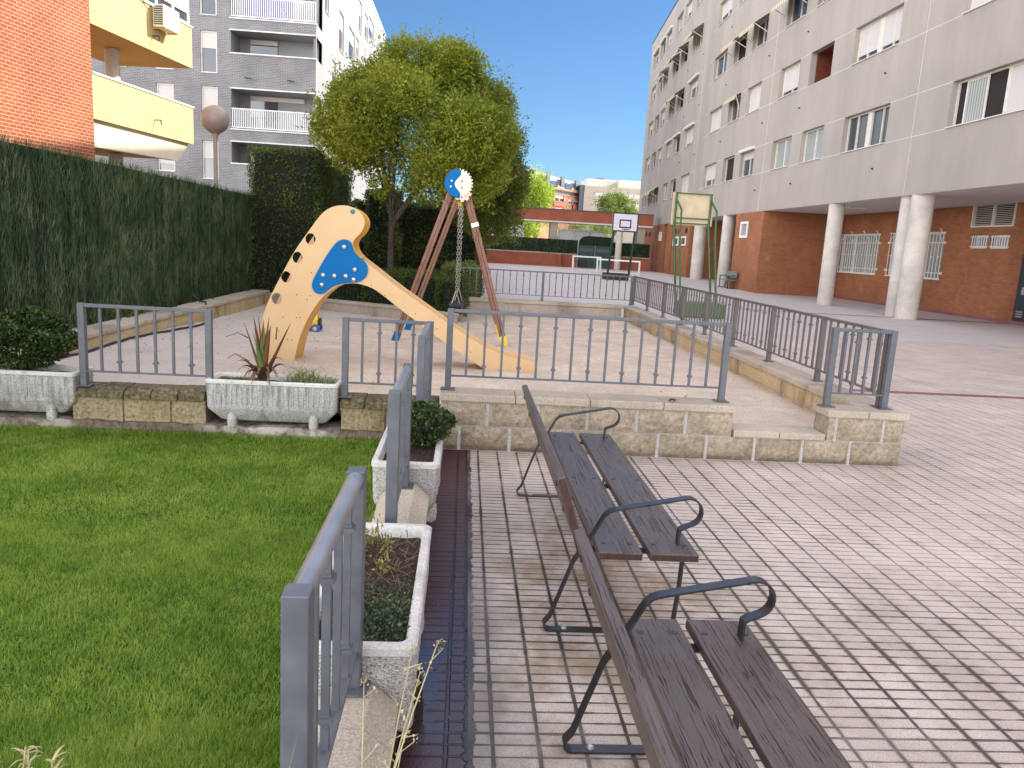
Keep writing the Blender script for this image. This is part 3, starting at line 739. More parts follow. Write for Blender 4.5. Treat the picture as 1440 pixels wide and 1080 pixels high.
planter('washed concrete trough holding the aloe', (-1.495, 6.215), 1.045, .36, 'x')
planter('washed concrete trough under the round box bush at the left edge', (-3.56, 6.215), 1.09, .36, 'x')
planter('near washed concrete trough with bare soil and low creeper', (-.275, 2.56), 1.0, .365, 'y')
planter('washed concrete trough with the small box shrub', (-.275, 4.44), 1.0, .365, 'y')
planter('washed concrete trough at the bottom edge below the dry weed', (-.275, .72), 1.0, .365, 'y')

# ------------------------------------------------------------------ plants
def blade(mb, base, tip, w, sag=.0, n=6, fold=.25, side=None):
    b, t = Vector(base), Vector(tip); d = t - b
    sd = d.cross(Vector((0, 0, 1))) if side is None else Vector(side)
    if sd.length < 1e-4: sd = Vector((1, 0, 0))
    sd.normalize(); up = sd.cross(d).normalized(); k0 = len(mb.v)
    for i in range(n + 1):
        s = i / n; ww = w * (1 - s) ** .7 * (.75 + .5 * s * (1 - s) * 2)
        p = b + d * s + Vector((0, 0, -1)) * sag * (s ** 2.2) + Vector((0, 0, 1)) * sag * .6 * math.sin(PI * s)
        mb.v += [tuple(p - sd * ww / 2 + up * ww * fold), tuple(p), tuple(p + sd * ww / 2 + up * ww * fold)]
    for i in range(n):
        a = k0 + i * 3
        mb.f += [(a, a + 1, a + 4, a + 3), (a + 1, a + 2, a + 5, a + 4)]
def shell_pts(n, lobes, rs, inner=.55, gap=.0, gscale=2., seed=0):
    """points in the outer shells of several ellipsoidal lobes; fbm carves gaps"""
    out = []; nor = []
    vol = np.array([(l[3] * l[4] * l[5]) ** (2 / 3) for l in lobes]); vol /= vol.sum()
    for l, f in zip(lobes, vol):
        k = int(n * f); d = rs.normal(size=(k, 3)); d /= np.linalg.norm(d, axis=1)[:, None]
        r = inner + (1 - inner) * rs.uniform(0, 1, k) ** .6
        out.append(np.array(l[:3]) + d * r[:, None] * np.array(l[3:6])); nor.append(d)
    P = np.concatenate(out); Nn = np.concatenate(nor)
    if gap:
        h = fbm(P, gscale, seed); k = h > np.quantile(h, gap); P, Nn = P[k], Nn[k]
    return P, Nn
def bush(name, label, cat, c, R, n, size, mat, seed, zflat=None, stems=True):
    rs = np.random.RandomState(seed); t = thing(name, label, cat, c)
    lobes = [(c[0], c[1], c[2] + R[2], R[0] * .86, R[1] * .86, R[2] * .9)]
    for k in range(16):
        th = rs.uniform(0, 2 * PI); ph = rs.uniform(-.3, 1.2)
        lobes.append((c[0] + R[0] * .68 * math.cos(th) * math.cos(ph), c[1] + R[1] * .68 * math.sin(th) * math.cos(ph), c[2] + R[2] + R[2] * .68 * math.sin(ph), R[0] * .34, R[1] * .34, R[2] * .34))
    P, Nn = shell_pts(n, lobes, rs, .5, .14, 9., seed)
    k = P[:, 2] > c[2] + .02; P, Nn = P[k], Nn[k]
    leaf_mesh('foliage', P, size, mat, t, .55, .4, Nn, rs)
    if stems:
        m = MB()
        for k in range(9):
            th = rs.uniform(0, 2 * PI); q = Vector((c[0] + R[0] * .5 * math.cos(th), c[1] + R[1] * .5 * math.sin(th), c[2] + R[2] * 1.2))
            m.tube([(c[0] + .02 * math.cos(th), c[1] + .02 * math.sin(th), c[2] - .03), tuple((Vector(c) + q) / 2 + Vector((0, 0, -.02))), tuple(q)], [.008, .006, .003], 5)
        m.build('stem', M['bark'], t)
    return t
bush('box_bush', 'dense round dark green box bush at the left edge', 'bush', (-3.5, 6.22, .43), (.46, .36, .27), 30000, .03, M['leaf_box'], 5)
bush('box_shrub', 'small loose box shrub in the trough by the playground corner', 'shrub', (-.22, 4.56, .42), (.215, .36, .125), 8000, .026, M['leaf_box'], 8)

# aloe with red dying leaves
al = thing('aloe_plant', 'spiky reddish aloe with dry brown lower leaves', 'plant', (-1.6, 6.2, .43))
def aloe(tips, w, mat, name, sag, base=(-1.6, 6.2, .44)):
    for tp in tips:
        m = MB(); b = (base[0] + (tp[0] - base[0]) * .12, base[1] + (tp[1] - base[1]) * .1, base[2] + random.uniform(0, .04))
        blade(m, b, tp, w, sag, 9, .35); m.build(name, M[mat], al, smooth='all')
aloe([(-1.745, 6.17, .93), (-1.69, 6.24, .98), (-1.635, 6.17, 1.0), (-1.565, 6.25, .985), (-1.37, 6.17, .955), (-1.52, 6.12, .93), (-1.6, 6.2, .96), (-1.66, 6.15, .9), (-1.54, 6.16, .9), (-1.45, 6.2, .8)], .075, 'aloe_red', 'red_leaf', .0)
aloe([(-1.6, 6.12, .82), (-1.66, 6.12, .86), (-1.55, 6.2, .84), (-1.63, 6.08, .78), (-1.58, 6.16, .9)], .07, 'aloe_green', 'green_leaf', .0)
aloe([(-1.83, 6.15, .69), (-1.79, 6.1, .63), (-1.74, 6.05, .55), (-1.42, 6.14, .73), (-1.46, 6.08, .6), (-1.5, 6.0, .55), (-1.68, 6.03, .5), (-1.38, 6.25, .62), (-1.6, 6.02, .62), (-1.7, 6.1, .6), (-1.52, 6.05, .64), (-1.46, 6.2, .56), (-1.64, 5.99, .56), (-1.75, 6.2, .6)], .06, 'aloe_dry', 'dry_leaf', .1)
m = MB()
for p0, p1, p2 in [((-1.7, 6.15, .62), (-1.8, 6.12, .68), (-1.86, 6.1, .64)), ((-1.5, 6.2, .8), (-1.49, 6.18, .9), (-1.47, 6.17, .86)), ((-1.72, 6.2, .8), (-1.8, 6.2, .84), (-1.9, 6.2, .8))]:
    m = MB(); m.tube([p0, p1, p2], [.006, .004, .002], 5); m.build('curled_tip', M['aloe_dry'], al)
sp = thing('strap_leaved_plant', 'low tuft of pale green strap leaves beside the aloe', 'plant', (-1.25, 6.2, .43))
m = MB(); rs = random.Random(4)
for k in range(230):
    bx = rs.gauss(-1.22, .12); bx = min(-1.02, max(-1.48, bx)); by = rs.uniform(6.1, 6.32); th = rs.uniform(0, 2 * PI); r = rs.uniform(.05, .15)
    h = rs.uniform(.05, .17) * (1.15 if -1.38 < bx < -1.15 else .75)
    blade(m, (bx, by, .42), (bx + r * math.cos(th), by + r * math.sin(th) * .8, .43 + h), .009, .05, 5, .2)
m.build('strap_leaf', M['spider'], sp)
rs2 = np.random.RandomState(4)
P = np.stack([rs2.normal(-1.3, .06, 500), rs2.uniform(6.1, 6.3, 500), .47 + np.abs(rs2.normal(0, .07, 500))], 1)
leaf_mesh('small_leaf', P, .016, M['seedling'], sp, .5, .5, rs=rs2)
mo = thing('moss_cushion', 'thin brownish moss on the soil left of the aloe', 'moss', (-1.85, 6.2, .43))
P = np.stack([rs2.uniform(-1.98, -1.62, 2200), rs2.uniform(6.07, 6.35, 2200), .437 + rs2.uniform(0, .018, 2200)], 1)
leaf_mesh('moss_tuft', P, .014, M['aloe_green'], mo, .5, .6, rs=rs2)

# near planter: seedling, creeper, twigs
sd = thing('seedling_shrub', 'leggy yellowish green seedling in the near trough', 'plant', (-.31, 2.88, .43))
m = MB(); P = []
for k, (dx, dy, h) in enumerate([(0, 0, .15), (.05, -.12, .1), (.03, .03, .08), (-.05, -.03, .09), (.045, -.2, .07)]):
    b = Vector((-.3 + dx, 2.86 + dy, .42)); tpt = b + Vector((rs.uniform(-.02, .02), rs.uniform(-.02, .02), h)); m.tube([b, (b + tpt) / 2 + Vector((.006, 0, 0)), tpt], [.004, .003, .002], 5)
    for j in range(34): s = rs.uniform(.35, 1.05); P.append(b + (tpt - b) * s + Vector((rs.gauss(0, .015), rs.gauss(0, .015), rs.gauss(0, .008))))
m.build('stem', M['twig'], sd); leaf_mesh('foliage', np.array([tuple(p) for p in P]), .02, M['seedling'], sd, .5, .5, rs=rs2)
cr = setp(leaf_mesh('creeper', np.stack([rs2.normal(-.225, .075, 3600).clip(-.41, -.125), rs2.normal(2.27, .12, 3600).clip(2.12, 2.6), .44 + np.abs(rs2.normal(0, .014, 3600))], 1), .013, M['creeper'], None, .7, .8, rs=rs2), 'grey green creeper covering the front soil of the near trough', 'ground cover', kind='stuff')
m = MB()
for k in range(110):
    x, y = rs.uniform(-.41, -.13), rs.uniform(2.35, 2.98); th = rs.uniform(0, PI); l = rs.uniform(.02, .07)
    m.tube([(x, y, .44 + rs.uniform(-.005, .01)), (x + l * math.cos(th), y + l * math.sin(th), .445 + rs.uniform(0, .03))], .0018, 4)
setp(m.build('dry_twigs', M['twig']), 'dry twigs littering the soil of the near trough', 'twigs', kind='stuff')

# dry flowering weed and neighbours close to the camera
wd = thing('dry_weed', 'tall straw coloured weed with small flower heads by the nearest railing', 'weed', (-.16, 1.1, .43))
m = MB(); heads = []
for k, (tx, tz) in enumerate([(-.02, .95), (-.065, .925), (-.05, .87), (-.07, .79), (-.15, .86)]):
    b = Vector((-.17 + .01 * k, 1.12, .43)); tp = Vector((tx, 1.25 + .02 * (k % 3), tz)); mid = b.lerp(tp, .5) + Vector((.012 * (k % 2), -.01, .02))
    q = [b.lerp(mid, .5) + Vector((.004, 0, .01)), mid, mid.lerp(tp, .5) + Vector((0, 0, .008))]
    m.tube([b, q[0], q[1], q[2], tp], [.0022, .002, .0017, .0014, .001], 5)
    for j in range(4):
        s = .55 + .12 * j; p = b.lerp(tp, s) + Vector((0, 0, .015)); e = p + Vector((rs.uniform(.01, .03) * (1 if j % 2 else -1), rs.uniform(-.01, .01), rs.uniform(.012, .03)))
        m.tube([p, e], [.0012, .0008], 4); heads += [e, p]
    heads += [tp] * 3
m.build('stem', M['straw'], wd)
P = np.array([tuple(h + Vector((rs.gauss(0, .004), rs.gauss(0, .004), rs.gauss(0, .004)))) for h in heads for _ in range(3)])
leaf_mesh('flower_head', P, .008, M['straw'], wd, .6, .5, rs=rs2)
st = thing('variegated_grass', 'few cream edged grass blades at the foot of the nearest railing', 'grass plant', (-.31, 1.2, 0))
m = MB()
for b, tp in [((-.33, 1.18, .36), (-.262, 1.25, .80)), ((-.3, 1.2, .4), (-.20, 1.22, .76)), ((-.3, 1.2, .36), (-.25, 1.22, .775)), ((-.3, 1.2, .36), (-.335, 1.2, .72))]: blade(m, b, tp, .011, .03, 8, .2)
m.build('strap_leaf', M['spider'], st)
for i, (x, y, h) in enumerate([(-.735, 1.25, .735), (-.685, 1.24, .715), (-.79, 1.22, .7)]):
    pw_ = thing('pale_weed', ['tallest of the pale feathery weeds at the lower left corner', 'small pale weed right of the tallest at the lower left corner', 'pale weed cut off by the left edge of the lawn foreground'][i], 'weed', (x, y, 0), 'pale weeds in the foreground')
    m = MB(); m.tube([(x - .05, y - .1, 0), (x - .02, y - .05, h * .6), (x, y, h)], [.003, .0025, .0015], 5); m.build('stem', M['straw'], pw_)
    m = MB()
    for k in range(12):
        th = rs.uniform(0, 2 * PI); s = rs.uniform(-.05, .0); blade(m, (x, y, h + s), (x + .03 * math.cos(th), y + .03 * math.sin(th), h + s + rs.uniform(-.005, .025)), .007, .008, 4, .2)
    m.build('leaf', M['straw'], pw_)
P = np.stack([rs2.normal(-.72, .12, 420), rs2.normal(1.42, .06, 420), rs2.uniform(.02, .05, 420)], 1)
setp(leaf_mesh('clover_patch', P, .022, M['leaf_lowhedge'], None, .8, 1.2, rs=rs2), 'patch of darker clover in the near lawn', 'clover', kind='stuff')
# ------------------------------------------------------------------ benches
def make_bench(label, group='dark slatted park benches', Lb=2.06):
    """local frame: x forward from the back, y along, ground at 0; near end y=0"""
    t = thing('park_bench', label, 'bench', (0, 0, 0), group)
    def plank(nm, x0, x1, zt, th, seed, worn):
        m = MB(); n = 1
        m.box(x0, x1, 0, Lb, zt - th, zt); o = m.build(nm, M['bench'], t, bevel=.005)
        e = MB(); e.box(x0 + .006, x1 - .006, -.0015, .004, zt - th + .005, zt - .005)
        e.build('end_grain', M['bench_end'], o)
        c = MB()
        for yy in (.1, Lb / 2, Lb - .1):
            for xx in (x0 + .035, x1 - .035): c.lathe([(.011, 0), (.0105, .003), (.006, .0055)], (xx, yy, zt - .001), 10)
        c.build('bolt', M['iron'], o, smooth=True)
    plank('seat_plank', .605, .79, .42, .034, 1, 0)
    plank('seat_plank', .822, 1.03, .42, .034, 2, 1)
    # back plank, leaning back
    a = Vector((.50, 0, .505)); b = Vector((.425, 0, .735)); d = (b - a).normalized(); nrm = Vector((d.z, 0, -d.x)) * .019
    P = [a - nrm, a + nrm, b + nrm, b - nrm]
    m = MB(); m.loft([[(p.x, 0, p.z) for p in P], [(p.x, Lb, p.z) for p in P]]); bk = m.build('back_plank', M['bench'], t, bevel=.005)
    Q = [a - nrm * .7 + d * .006, a + nrm * .7 + d * .006, b + nrm * .7 - d * .006, b - nrm * .7 - d * .006]
    m = MB(); m.loft([[(p.x, -.0015, p.z) for p in Q], [(p.x, .004, p.z) for p in Q]]); m.build('end_grain', M['bench_end'], bk)
    m = MB()
    for yy in (.13, Lb - .1):
        for s in (.25, .75):
            p = a + d * .24 * s - nrm * 1.0; m.tube([(p.x, yy, p.z), (p.x - .006, yy, p.z - .001)], .012, 10)
    m.build('bolt', M['iron'], bk)
    def arc(cx, cz, r, a0, a1, n=8): return [(cx + r * math.cos(math.radians(a0 + (a1 - a0) * k / n)), cz + r * math.sin(math.radians(a0 + (a1 - a0) * k / n))) for k in range(n + 1)]
    for y in (.105, Lb - .145):
        y0, y1 = y, y + .042
        m = MB()
        # rear leg loop, ground bar and front leg in one flat bar
        path = [(.555, .385), (.52, .325)] + [(.435, .07)] + arc(.437, .032, .028, 165, 270, 6) + [(.47, .004), (.95, .004)] + arc(.955, .032, .028, 270, 352, 5) + [(.995, .2), (1.0, .385)]
        m.ribbon(path, y0, y1, .0075)
        # seat bearer
        m.box(.54, 1.02, y0, y1, .376, .3845)
        m.build('leg_frame', M['iron'], t, smooth=True)
        m = MB()
        arm = [(.575, .386), (.585, .43), (.64, .535), (.662, .557), (.69, .566), (.97, .622)] + arc(1.0, .565, .062, 105, -68, 10) + [(.985, .492), (.972, .483), (.97, .44), (.97, .4)]
        m.ribbon(arm, y0, y1, .0075); m.build('armrest', M['iron'], t, smooth=True)
        m = MB(); m.bar((.535, (y0 + y1) / 2, .37), (.432, (y0 + y1) / 2, .7), .042, .007, (0, 1, 0)); m.build('back_bracket', M['iron'], t)
        m = MB(); m.lathe([(.014, 0), (.014, .004), (.008, .009)], (.50, (y0 + y1) / 2, .008), 10); m.build('foot_bolt', M['galv'], t, smooth=True)
    m = MB(); m.box(.60, 1.03, Lb / 2 - .02, Lb / 2 + .02, .37, .385); m.build('middle_brace', M['iron'], t)
    return t
b2 = make_bench('dark wooden bench farther from the camera with blue sheen on its cracked seat')
b2.location = (0, 2.955, 0)
b1 = copy_tree(b2); b1['label'] = 'nearest dark wooden bench cut off by the bottom edge of the photo'; b1.location = (-.012, .335, 0)

# ------------------------------------------------------------------ slide
OUT = [(-2.365, .137), (-2.341, .318), (-2.277, .655), (-2.237, .801), (-2.158, .982), (-2.049, 1.202), (-1.917, 1.453), (-1.785, 1.648), (-1.647, 1.849), (-1.578, 1.919), (-1.493, 1.966), (-1.4, 1.985), (-1.306, 1.977), (-1.215, 1.931), (-1.163, 1.874), (-1.142, 1.809), (-1.16, 1.738), (-1.202, 1.673), (-1.252, 1.627), (-1.275, 1.575), (-1.269, 1.521), (-1.242, 1.47), (-1.188, 1.415), (-1.107, 1.36), (-.756, 1.108), (-.556, .98), (-.187, .735), (.083, .572), (.261, .478), (.392, .42), (.523, .382), (.712, .355), (.802, .34), (.851, .31), (.879, .265), (.885, .17), (.533, .166), (.343, .168), (.249, .225), (-.192, .497), (-.435, .665), (-.749, .879), (-.897, .992), (-1.021, 1.076), (-1.131, 1.116), (-1.251, 1.134), (-1.393, 1.11), (-1.498, 1.051), (-1.605, .955), (-1.707, .808), (-1.793, .642), (-1.855, .476), (-1.889, .332), (-1.922, .141)]
PLATE = [(-1.398, 1.608), (-1.364, 1.614), (-1.311, 1.603), (-1.279, 1.565), (-1.266, 1.504), (-1.221, 1.446), (-1.132, 1.381), (-1.099, 1.321), (-1.102, 1.25), (-1.128, 1.196), (-1.188, 1.149), (-1.285, 1.135), (-1.39, 1.12), (-1.478, 1.089), (-1.547, 1.032), (-1.582, 1.0), (-1.635, .988), (-1.687, 1.007), (-1.718, 1.058), (-1.715, 1.12), (-1.681, 1.201), (-1.604, 1.346), (-1.518, 1.49), (-1.45, 1.581)]
BOLT = [(-1.366, 1.528), (-1.244, 1.283), (-1.595, 1.204), (-1.469, 1.202), (-1.343, 1.206), (-1.254, 1.173), (-1.608, 1.096)]
HOLE = [(-1.741, 1.594), (-1.883, 1.382), (-2.007, 1.16), (-2.11, .912)]
DOT = [(-1.728, 1.224), (-1.888, .968), (-1.77, .919), (-1.738, .964), (-2.041, .705), (-1.89, .709), (-1.847, .712), (-1.987, .452), (-1.941, .451), (-1.061, 1.119), (-.901, 1.015), (-.55, .82), (-.3, .66), (.1, .41), (.25, .3)]
sl = thing('playground_slide', 'beige panel slide with round peep holes and blue plate', 'slide', (-.8, 9, .15))
MS = lambda u, v, d: (u, 8.75 + d, v)
def circ(c, r, n=16, rz=1.15, tilt=0):
    return [(c[0] + r * math.cos(2 * PI * k / n), c[1] + r * rz * math.sin(2 * PI * k / n)) for k in range(n)]
def smooth_poly(P, it=1):
    for _ in range(it):
        Q = []
        for i in range(len(P)):
            a, b = P[i], P[(i + 1) % len(P)]; Q += [(a[0] * .75 + b[0] * .25, a[1] * .75 + b[1] * .25), (a[0] * .25 + b[0] * .75, a[1] * .25 + b[1] * .75)]
        P = Q
    return P
OS = smooth_poly(OUT, 1)
for d0 in (0., .47):
    m = MB(); m.prism(OS, MS, d0, d0 + .02, [circ(h, .056) for h in HOLE])
    p = m.build('side_panel', M['hdpe'], sl, bevel=.003)
    if d0 == 0:
        m = MB()
        for c in DOT: m.tube([MS(c[0], c[1], .001), MS(c[0], c[1], -.002)], .007, 8)
        m.build('screw', M['iron'], p)
m = MB(); m.prism(smooth_poly(PLATE, 1), MS, -.021, -.001); bp = m.build('blue_plate', M['blue'], sl, bevel=.003)
for c in BOLT:
    m = MB(); q = MS(c[0], c[1], 0); m.loft([[(q[0] + r * math.cos(2 * PI * k / 12), 8.75 - .021 - h, q[2] + r * math.sin(2 * PI * k / 12)) for k in range(12)] for r, h in ((.028, 0), (.027, .008), (.018, .015), (.006, .018))]); m.build('bolt', M['galv'], bp, smooth='all')
m = MB(); m.loft([[(-1.282 + r * math.cos(2 * PI * k / 12), 8.75 - h, 1.921 + r * math.sin(2 * PI * k / 12)) for k in range(12)] for r, h in ((.026, .001), (.025, .01), (.008, .016))]); m.build('teal_cap', M['teal'], sl, smooth='all')
m = MB(); m.loft([[(.43 + r * math.cos(2 * PI * k / 12), 8.75 - h, .2 + r * math.sin(2 * PI * k / 12)) for k in range(12)] for r, h in ((.02, .001), (.019, .01), (.008, .014))]); m.build('foot_cap', M['teal'], sl, smooth='all')
def liner(nm, seg, mat, inset, w=.018, both=True):
    """strip between the side panels following part of the outline"""
    m = MB(); P = [Vector(p) for p in seg]; rings = []
    for i, p in enumerate(P):
        t = (P[min(i + 1, len(P) - 1)] - P[max(i - 1, 0)]).normalized(); nn = Vector((t.y, -t.x))
        a = p + nn * inset; b = p + nn * (inset + w)
        rings.append([MS(a.x, a.y, .0205), MS(a.x, a.y, .4695), MS(b.x, b.y, .4695), MS(b.x, b.y, .0205)])
    m.loft(rings); return m.build(nm, M[mat], sl, smooth=True)
liner('chute', OUT[22:34], 'hdpe', .07)
liner('arch_lining', OUT[43:], 'ochre', .004)
liner('hood_lining', OUT[12:23], 'ochre', .004)
m = MB()
for k in range(5):
    z = .38 + .25 * k; x = -2.26 + .07 * k + .02 * k * k
    m.box(x + .1, x + .24, 8.771, 9.219, z - .015, z + .015)
m.build('climbing_step', M['ochre'], sl)
m = MB(); m.box(-1.75, -1.35, 8.771, 9.219, 1.19, 1.21); m.build('platform', M['ochre'], sl)

# ------------------------------------------------------------------ swing
sw = thing('swing_set', 'wooden A frame swing with blue and cream gear disc on top', 'swing', (-.15, 12.2, .15))
def leg(nm, p, q, foot):
    m = MB(); m.bar(p, q, .085, .09, (0, 1, 0)); o = m.build(nm, M['log'], sw, bevel=.012)
    d = (Vector(q) - Vector(p)).normalized()
    g_ = MB(); g_.bar(Vector(p) + d * .1 + Vector((0, -.0436, 0)), Vector(q) - d * .1 + Vector((0, -.0436, 0)), .004, .012, (0, 1, 0)); g_.build('groove', M['iron'], o)
    f = MB(); f.bar(Vector(p) - d * .08, Vector(p) + d * .1, .1, .105, (0, 1, 0)); f.build('foot_shoe', M['blue'] if foot else M['yellow_toy'], o)
    return o
leg('leg', (-.99, 11.3, .2), (-.262, 11.3, 2.37), True)
fr = leg('leg', (.615, 11.3, .22), (-.045, 11.3, 2.40), False)
leg('leg', (-.955, 13.2, .15), (-.19, 13.2, 2.38), True); leg('leg', (.615, 13.2, .2), (-.045, 13.2, 2.40), False)
d = (Vector((-.045, 0, 2.4)) - Vector((.615, 0, .22))).normalized(); c0 = Vector((.615, 11.3, .22)) + d * 1.77
m = MB(); m.bar(c0 - d * .03, c0 + d * .03, .11, .108, (0, 1, 0)); m.build('white_sticker', M['white'], fr)
m = MB(); m.bar((-.14, 11.2, 2.31), (-.14, 13.3, 2.31), .1, .1); m.build('top_beam', M['log'], sw, bevel=.012)
MG = lambda u, v, d: (-.158 + u, 11.2 + d, 2.475 + v)
R0 = .198
wave = [(-.035, .0), (-.02, .0)]
W = [(.0 + .045 * math.sin(t * 2 * PI * 1.25 + .6) - .01, R0 * .97 * (1 - 2 * t)) for t in np.linspace(0, 1, 17)]
left = [(R0 * math.cos(a), R0 * math.sin(a)) for a in np.linspace(PI * .5 + .08, PI * 1.5 - .08, 22)]
m = MB(); m.prism(left + W[::-1], MG, -.03, -.002); m.build('blue_half_disc', M['blue'], sw, bevel=.002)
teeth = []
for k in range(26):
    a0 = -PI / 2 + PI * k / 26 + .02
    r = R0 * (1.03 if k % 2 else .92)
    for s in (.02, .98): a = -PI / 2 + PI * (k + s) / 26; teeth.append((r * math.cos(a), r * math.sin(a)))
gear = teeth[::-1][::-1]
poly = gear + W
m = MB(); m.prism(poly, MG, -.03, -.002); gw = m.build('cream_gear', M['cream'], sw, bevel=.002)
# second small gear lower right, cut under the leg tops
sg = []
for k in range(18):
    r = .12 * (1.1 if k % 2 else .92)
    for s in (.02, .98): a = 2 * PI * (k + s) / 18; sg.append((.06 + r * math.cos(a), -.12 + r * math.sin(a)))
m = MB(); m.prism(sg, MG, .0, .025); m.build('small_gear', M['cream'], sw, bevel=.002)
for c in ((.045, .03), (.05, -.06), (-.1, .03), (-.11, -.05)):
    m = MB(); m.tube([MG(c[0], c[1], -.029), MG(c[0], c[1], -.036)], .013, 10); m.build('disc_bolt', M['iron'] if c[0] > 0 else M['white'], sw)
m = MB(); m.box(-.17, -.11, 11.8, 11.86, 2.22, 2.26); m.box(-.17, -.11, 12.4, 12.46, 2.22, 2.26); m.build('hanger', M['yellow_toy'], sw)
for yy, xx in ((11.83, -.135), (12.43, -.1)):
    m = MB(); z = 2.24; k = 0
    while z > .92:
        for s in (-1, 1):
            if k % 2: m.tube([(xx + s * .014, yy, z), (xx + s * .014, yy, z - .05)], .005, 5)
            else: m.tube([(xx, yy + s * .014, z), (xx, yy + s * .014, z - .05)], .005, 5)
        m.tube([(xx - .014 * (k % 2), yy - .014 * (1 - k % 2), z - .05), (xx + .014 * (k % 2), yy + .014 * (1 - k % 2), z - .05)], .005, 5)
        z -= .043; k += 1
    for s in (-1, 1): m.tube([(xx, yy, .93), (xx + s * .06, yy, .72)], .009, 5)
    m.build('chain', M['chain'], sw)
    m = MB(); m.box(xx - .11, xx + .11, yy - .02, yy + .02, .685, .715); m.build('seat_end', M['black'], sw, bevel=.004)
m = MB(); m.box(-.225, -.01, 11.83, 12.43, .665, .688); m.build('seat', M['black'], sw, bevel=.006)

# ------------------------------------------------------------------ toy and hose, litter
ty = thing('toy_truck', 'small yellow and blue plastic toy truck on the sand', 'toy', (-2.36, 12.1, .13))
m = MB(); m.box(-2.5, -2.27, 12.0, 12.22, .23, .33); m.build('body', M['yellow_toy'], ty, bevel=.02)
m = MB(); m.loft([[(-2.44, 12.02, .33), (-2.26, 12.02, .33), (-2.26, 12.2, .33), (-2.44, 12.2, .33)], [(-2.41, 12.04, .46), (-2.3, 12.04, .46), (-2.3, 12.18, .46), (-2.41, 12.18, .46)]]); m.build('cab', M['yellow_toy'], ty, bevel=.012)
m = MB(); m.box(-2.27, -2.235, 12.03, 12.19, .25, .36); m.build('grille', M['black'], ty, bevel=.008)
for xx in (-2.46, -2.3):
    for yy in (11.985, 12.235):
        m = MB(); m.tube([(xx, yy - .025, .205), (xx, yy + .025, .205)], .07, 16); wv = m.build('wheel', M['blue_toy'], ty, bevel=.008)
        m = MB(); m.tube([(xx, yy - .029, .205), (xx, yy + .029, .205)], .032, 12); m.build('hub', M['yellow_toy'], wv)
m = MB(); hp = []
for k in range(40):
    s = k / 39; y = 7.3 + 5.4 * s; hp.append((-4.32 + .2 * math.sin(s * 2.2) + .05 * math.sin(s * 9), y, zsand(-4.1, y) + .018))
hp += [(-4.26, 12.95, .3), (-4.33, 13.1, .43), (-4.5, 13.3, .42), (-4.63, 13.35, .5)]
m.tube(hp, .016, 7); setp(m.build('garden_hose', M['black'], smooth=True), 'black hose lying along the left sand edge and climbing over the low wall', 'hose')
dl = thing('dry_leaf', 'curled brown dry leaf on the coping near the right post', 'leaf', (1.72, 6.02, .468))
m = MB()
for b, t_ in [((1.70, 6.0, .47), (1.76, 6.01, .5)), ((1.75, 6.02, .47), (1.70, 6.0, .497)), ((1.72, 6.03, .47), (1.79, 6.05, .482))]: blade(m, b, t_, .03, .01, 6, .5)
m.build('blade', M['dryleaf'], dl)
m = MB(); rs = random.Random(21)
for k in range(260):
    r = rs.random()
    if r < .45: x, y = rs.gauss(.085, .012), rs.uniform(1.2, 5.9)
    elif r < .75: x, y = rs.uniform(-.17, .1), rs.uniform(1.2, 5.9)
    else: x, y = rs.uniform(.1, 2.8), 5.93 - abs(rs.gauss(0, .03))
    l = rs.uniform(.004, .016); th = rs.uniform(0, PI); z = .002
    m.add([(x, y, z), (x + l * math.cos(th), y + l * math.sin(th), z + .002), (x + l * math.cos(th + .6), y + l * math.sin(th + .6), z + .005)], [(0, 1, 2)])
setp(m.build('leaf_litter', M['twig']), 'tiny dry debris caught in the pavement joints beside the planters', 'litter', kind='stuff')
for i, (x, y) in enumerate([(-2.9, 9.1), (-2.4, 10.2), (-3.2, 8.3)]): pass
m = MB()
for k in range(420):
    x, y = rs.uniform(-4.2, 3.3), rs.uniform(6.4, 15.5)
    if rs.random() < .5: x = rs.uniform(-4.2, -1.5)
    l = rs.uniform(.012, .045); th = rs.uniform(0, PI); z = zsand(x, y) + .004
    m.add([(x, y, z), (x + l * math.cos(th), y + l * math.sin(th), z + .006), (x + l * math.cos(th + .5), y + l * math.sin(th + .5), z + .012)], [(0, 1, 2)])
setp(m.build('sand_debris', M['twig']), 'scattered dry leaves and bits of bark lying on the playground sand', 'litter', kind='stuff')

# ------------------------------------------------------------------ heather screen, hedges, trees
rs = np.random.RandomState(31)
scn = thing('heather_screen', 'tall dark green heather screen fence along the left side', 'fence', (-4.75, 11, .3))
m = MB(); m.box(-4.83, -4.74, 4.2, 17.95, .33, 2.4); m.build('screen_core', M['wicker_base'], scn)
n = 90000; y = rs.uniform(4.3, 17.95, n); z = rs.uniform(.33, 2.44, n)
lump = np.array([mnoise.noise(Vector((a * 2.3, .0, 0))) for a in y]); ln2 = np.array([mnoise.noise(Vector((a * .9, b * .15, 4))) for a, b in zip(y, z)])
top = 2.43 + .05 * lump + rs.normal(0, .03, n); z = np.minimum(z, top)
x = -4.735 + .045 * np.array([mnoise.noise(Vector((a * 5.5, 2., 0))) for a in y]) + .03 * ln2 + rs.uniform(-.01, .03, n)
L = rs.uniform(.06, .22, n); w = rs.uniform(.002, .0045, n)
dx = rs.normal(.12, .2, n); dy = rs.normal(0, .16, n); D = np.stack([dx, dy, np.ones(n)], 1); D /= np.linalg.norm(D, axis=1)[:, None]
C = np.stack([x, y, z], 1); S = np.stack([rs.normal(0, .5, n), np.ones(n), rs.normal(0, .2, n)], 1); S /= np.linalg.norm(S, axis=1)[:, None]
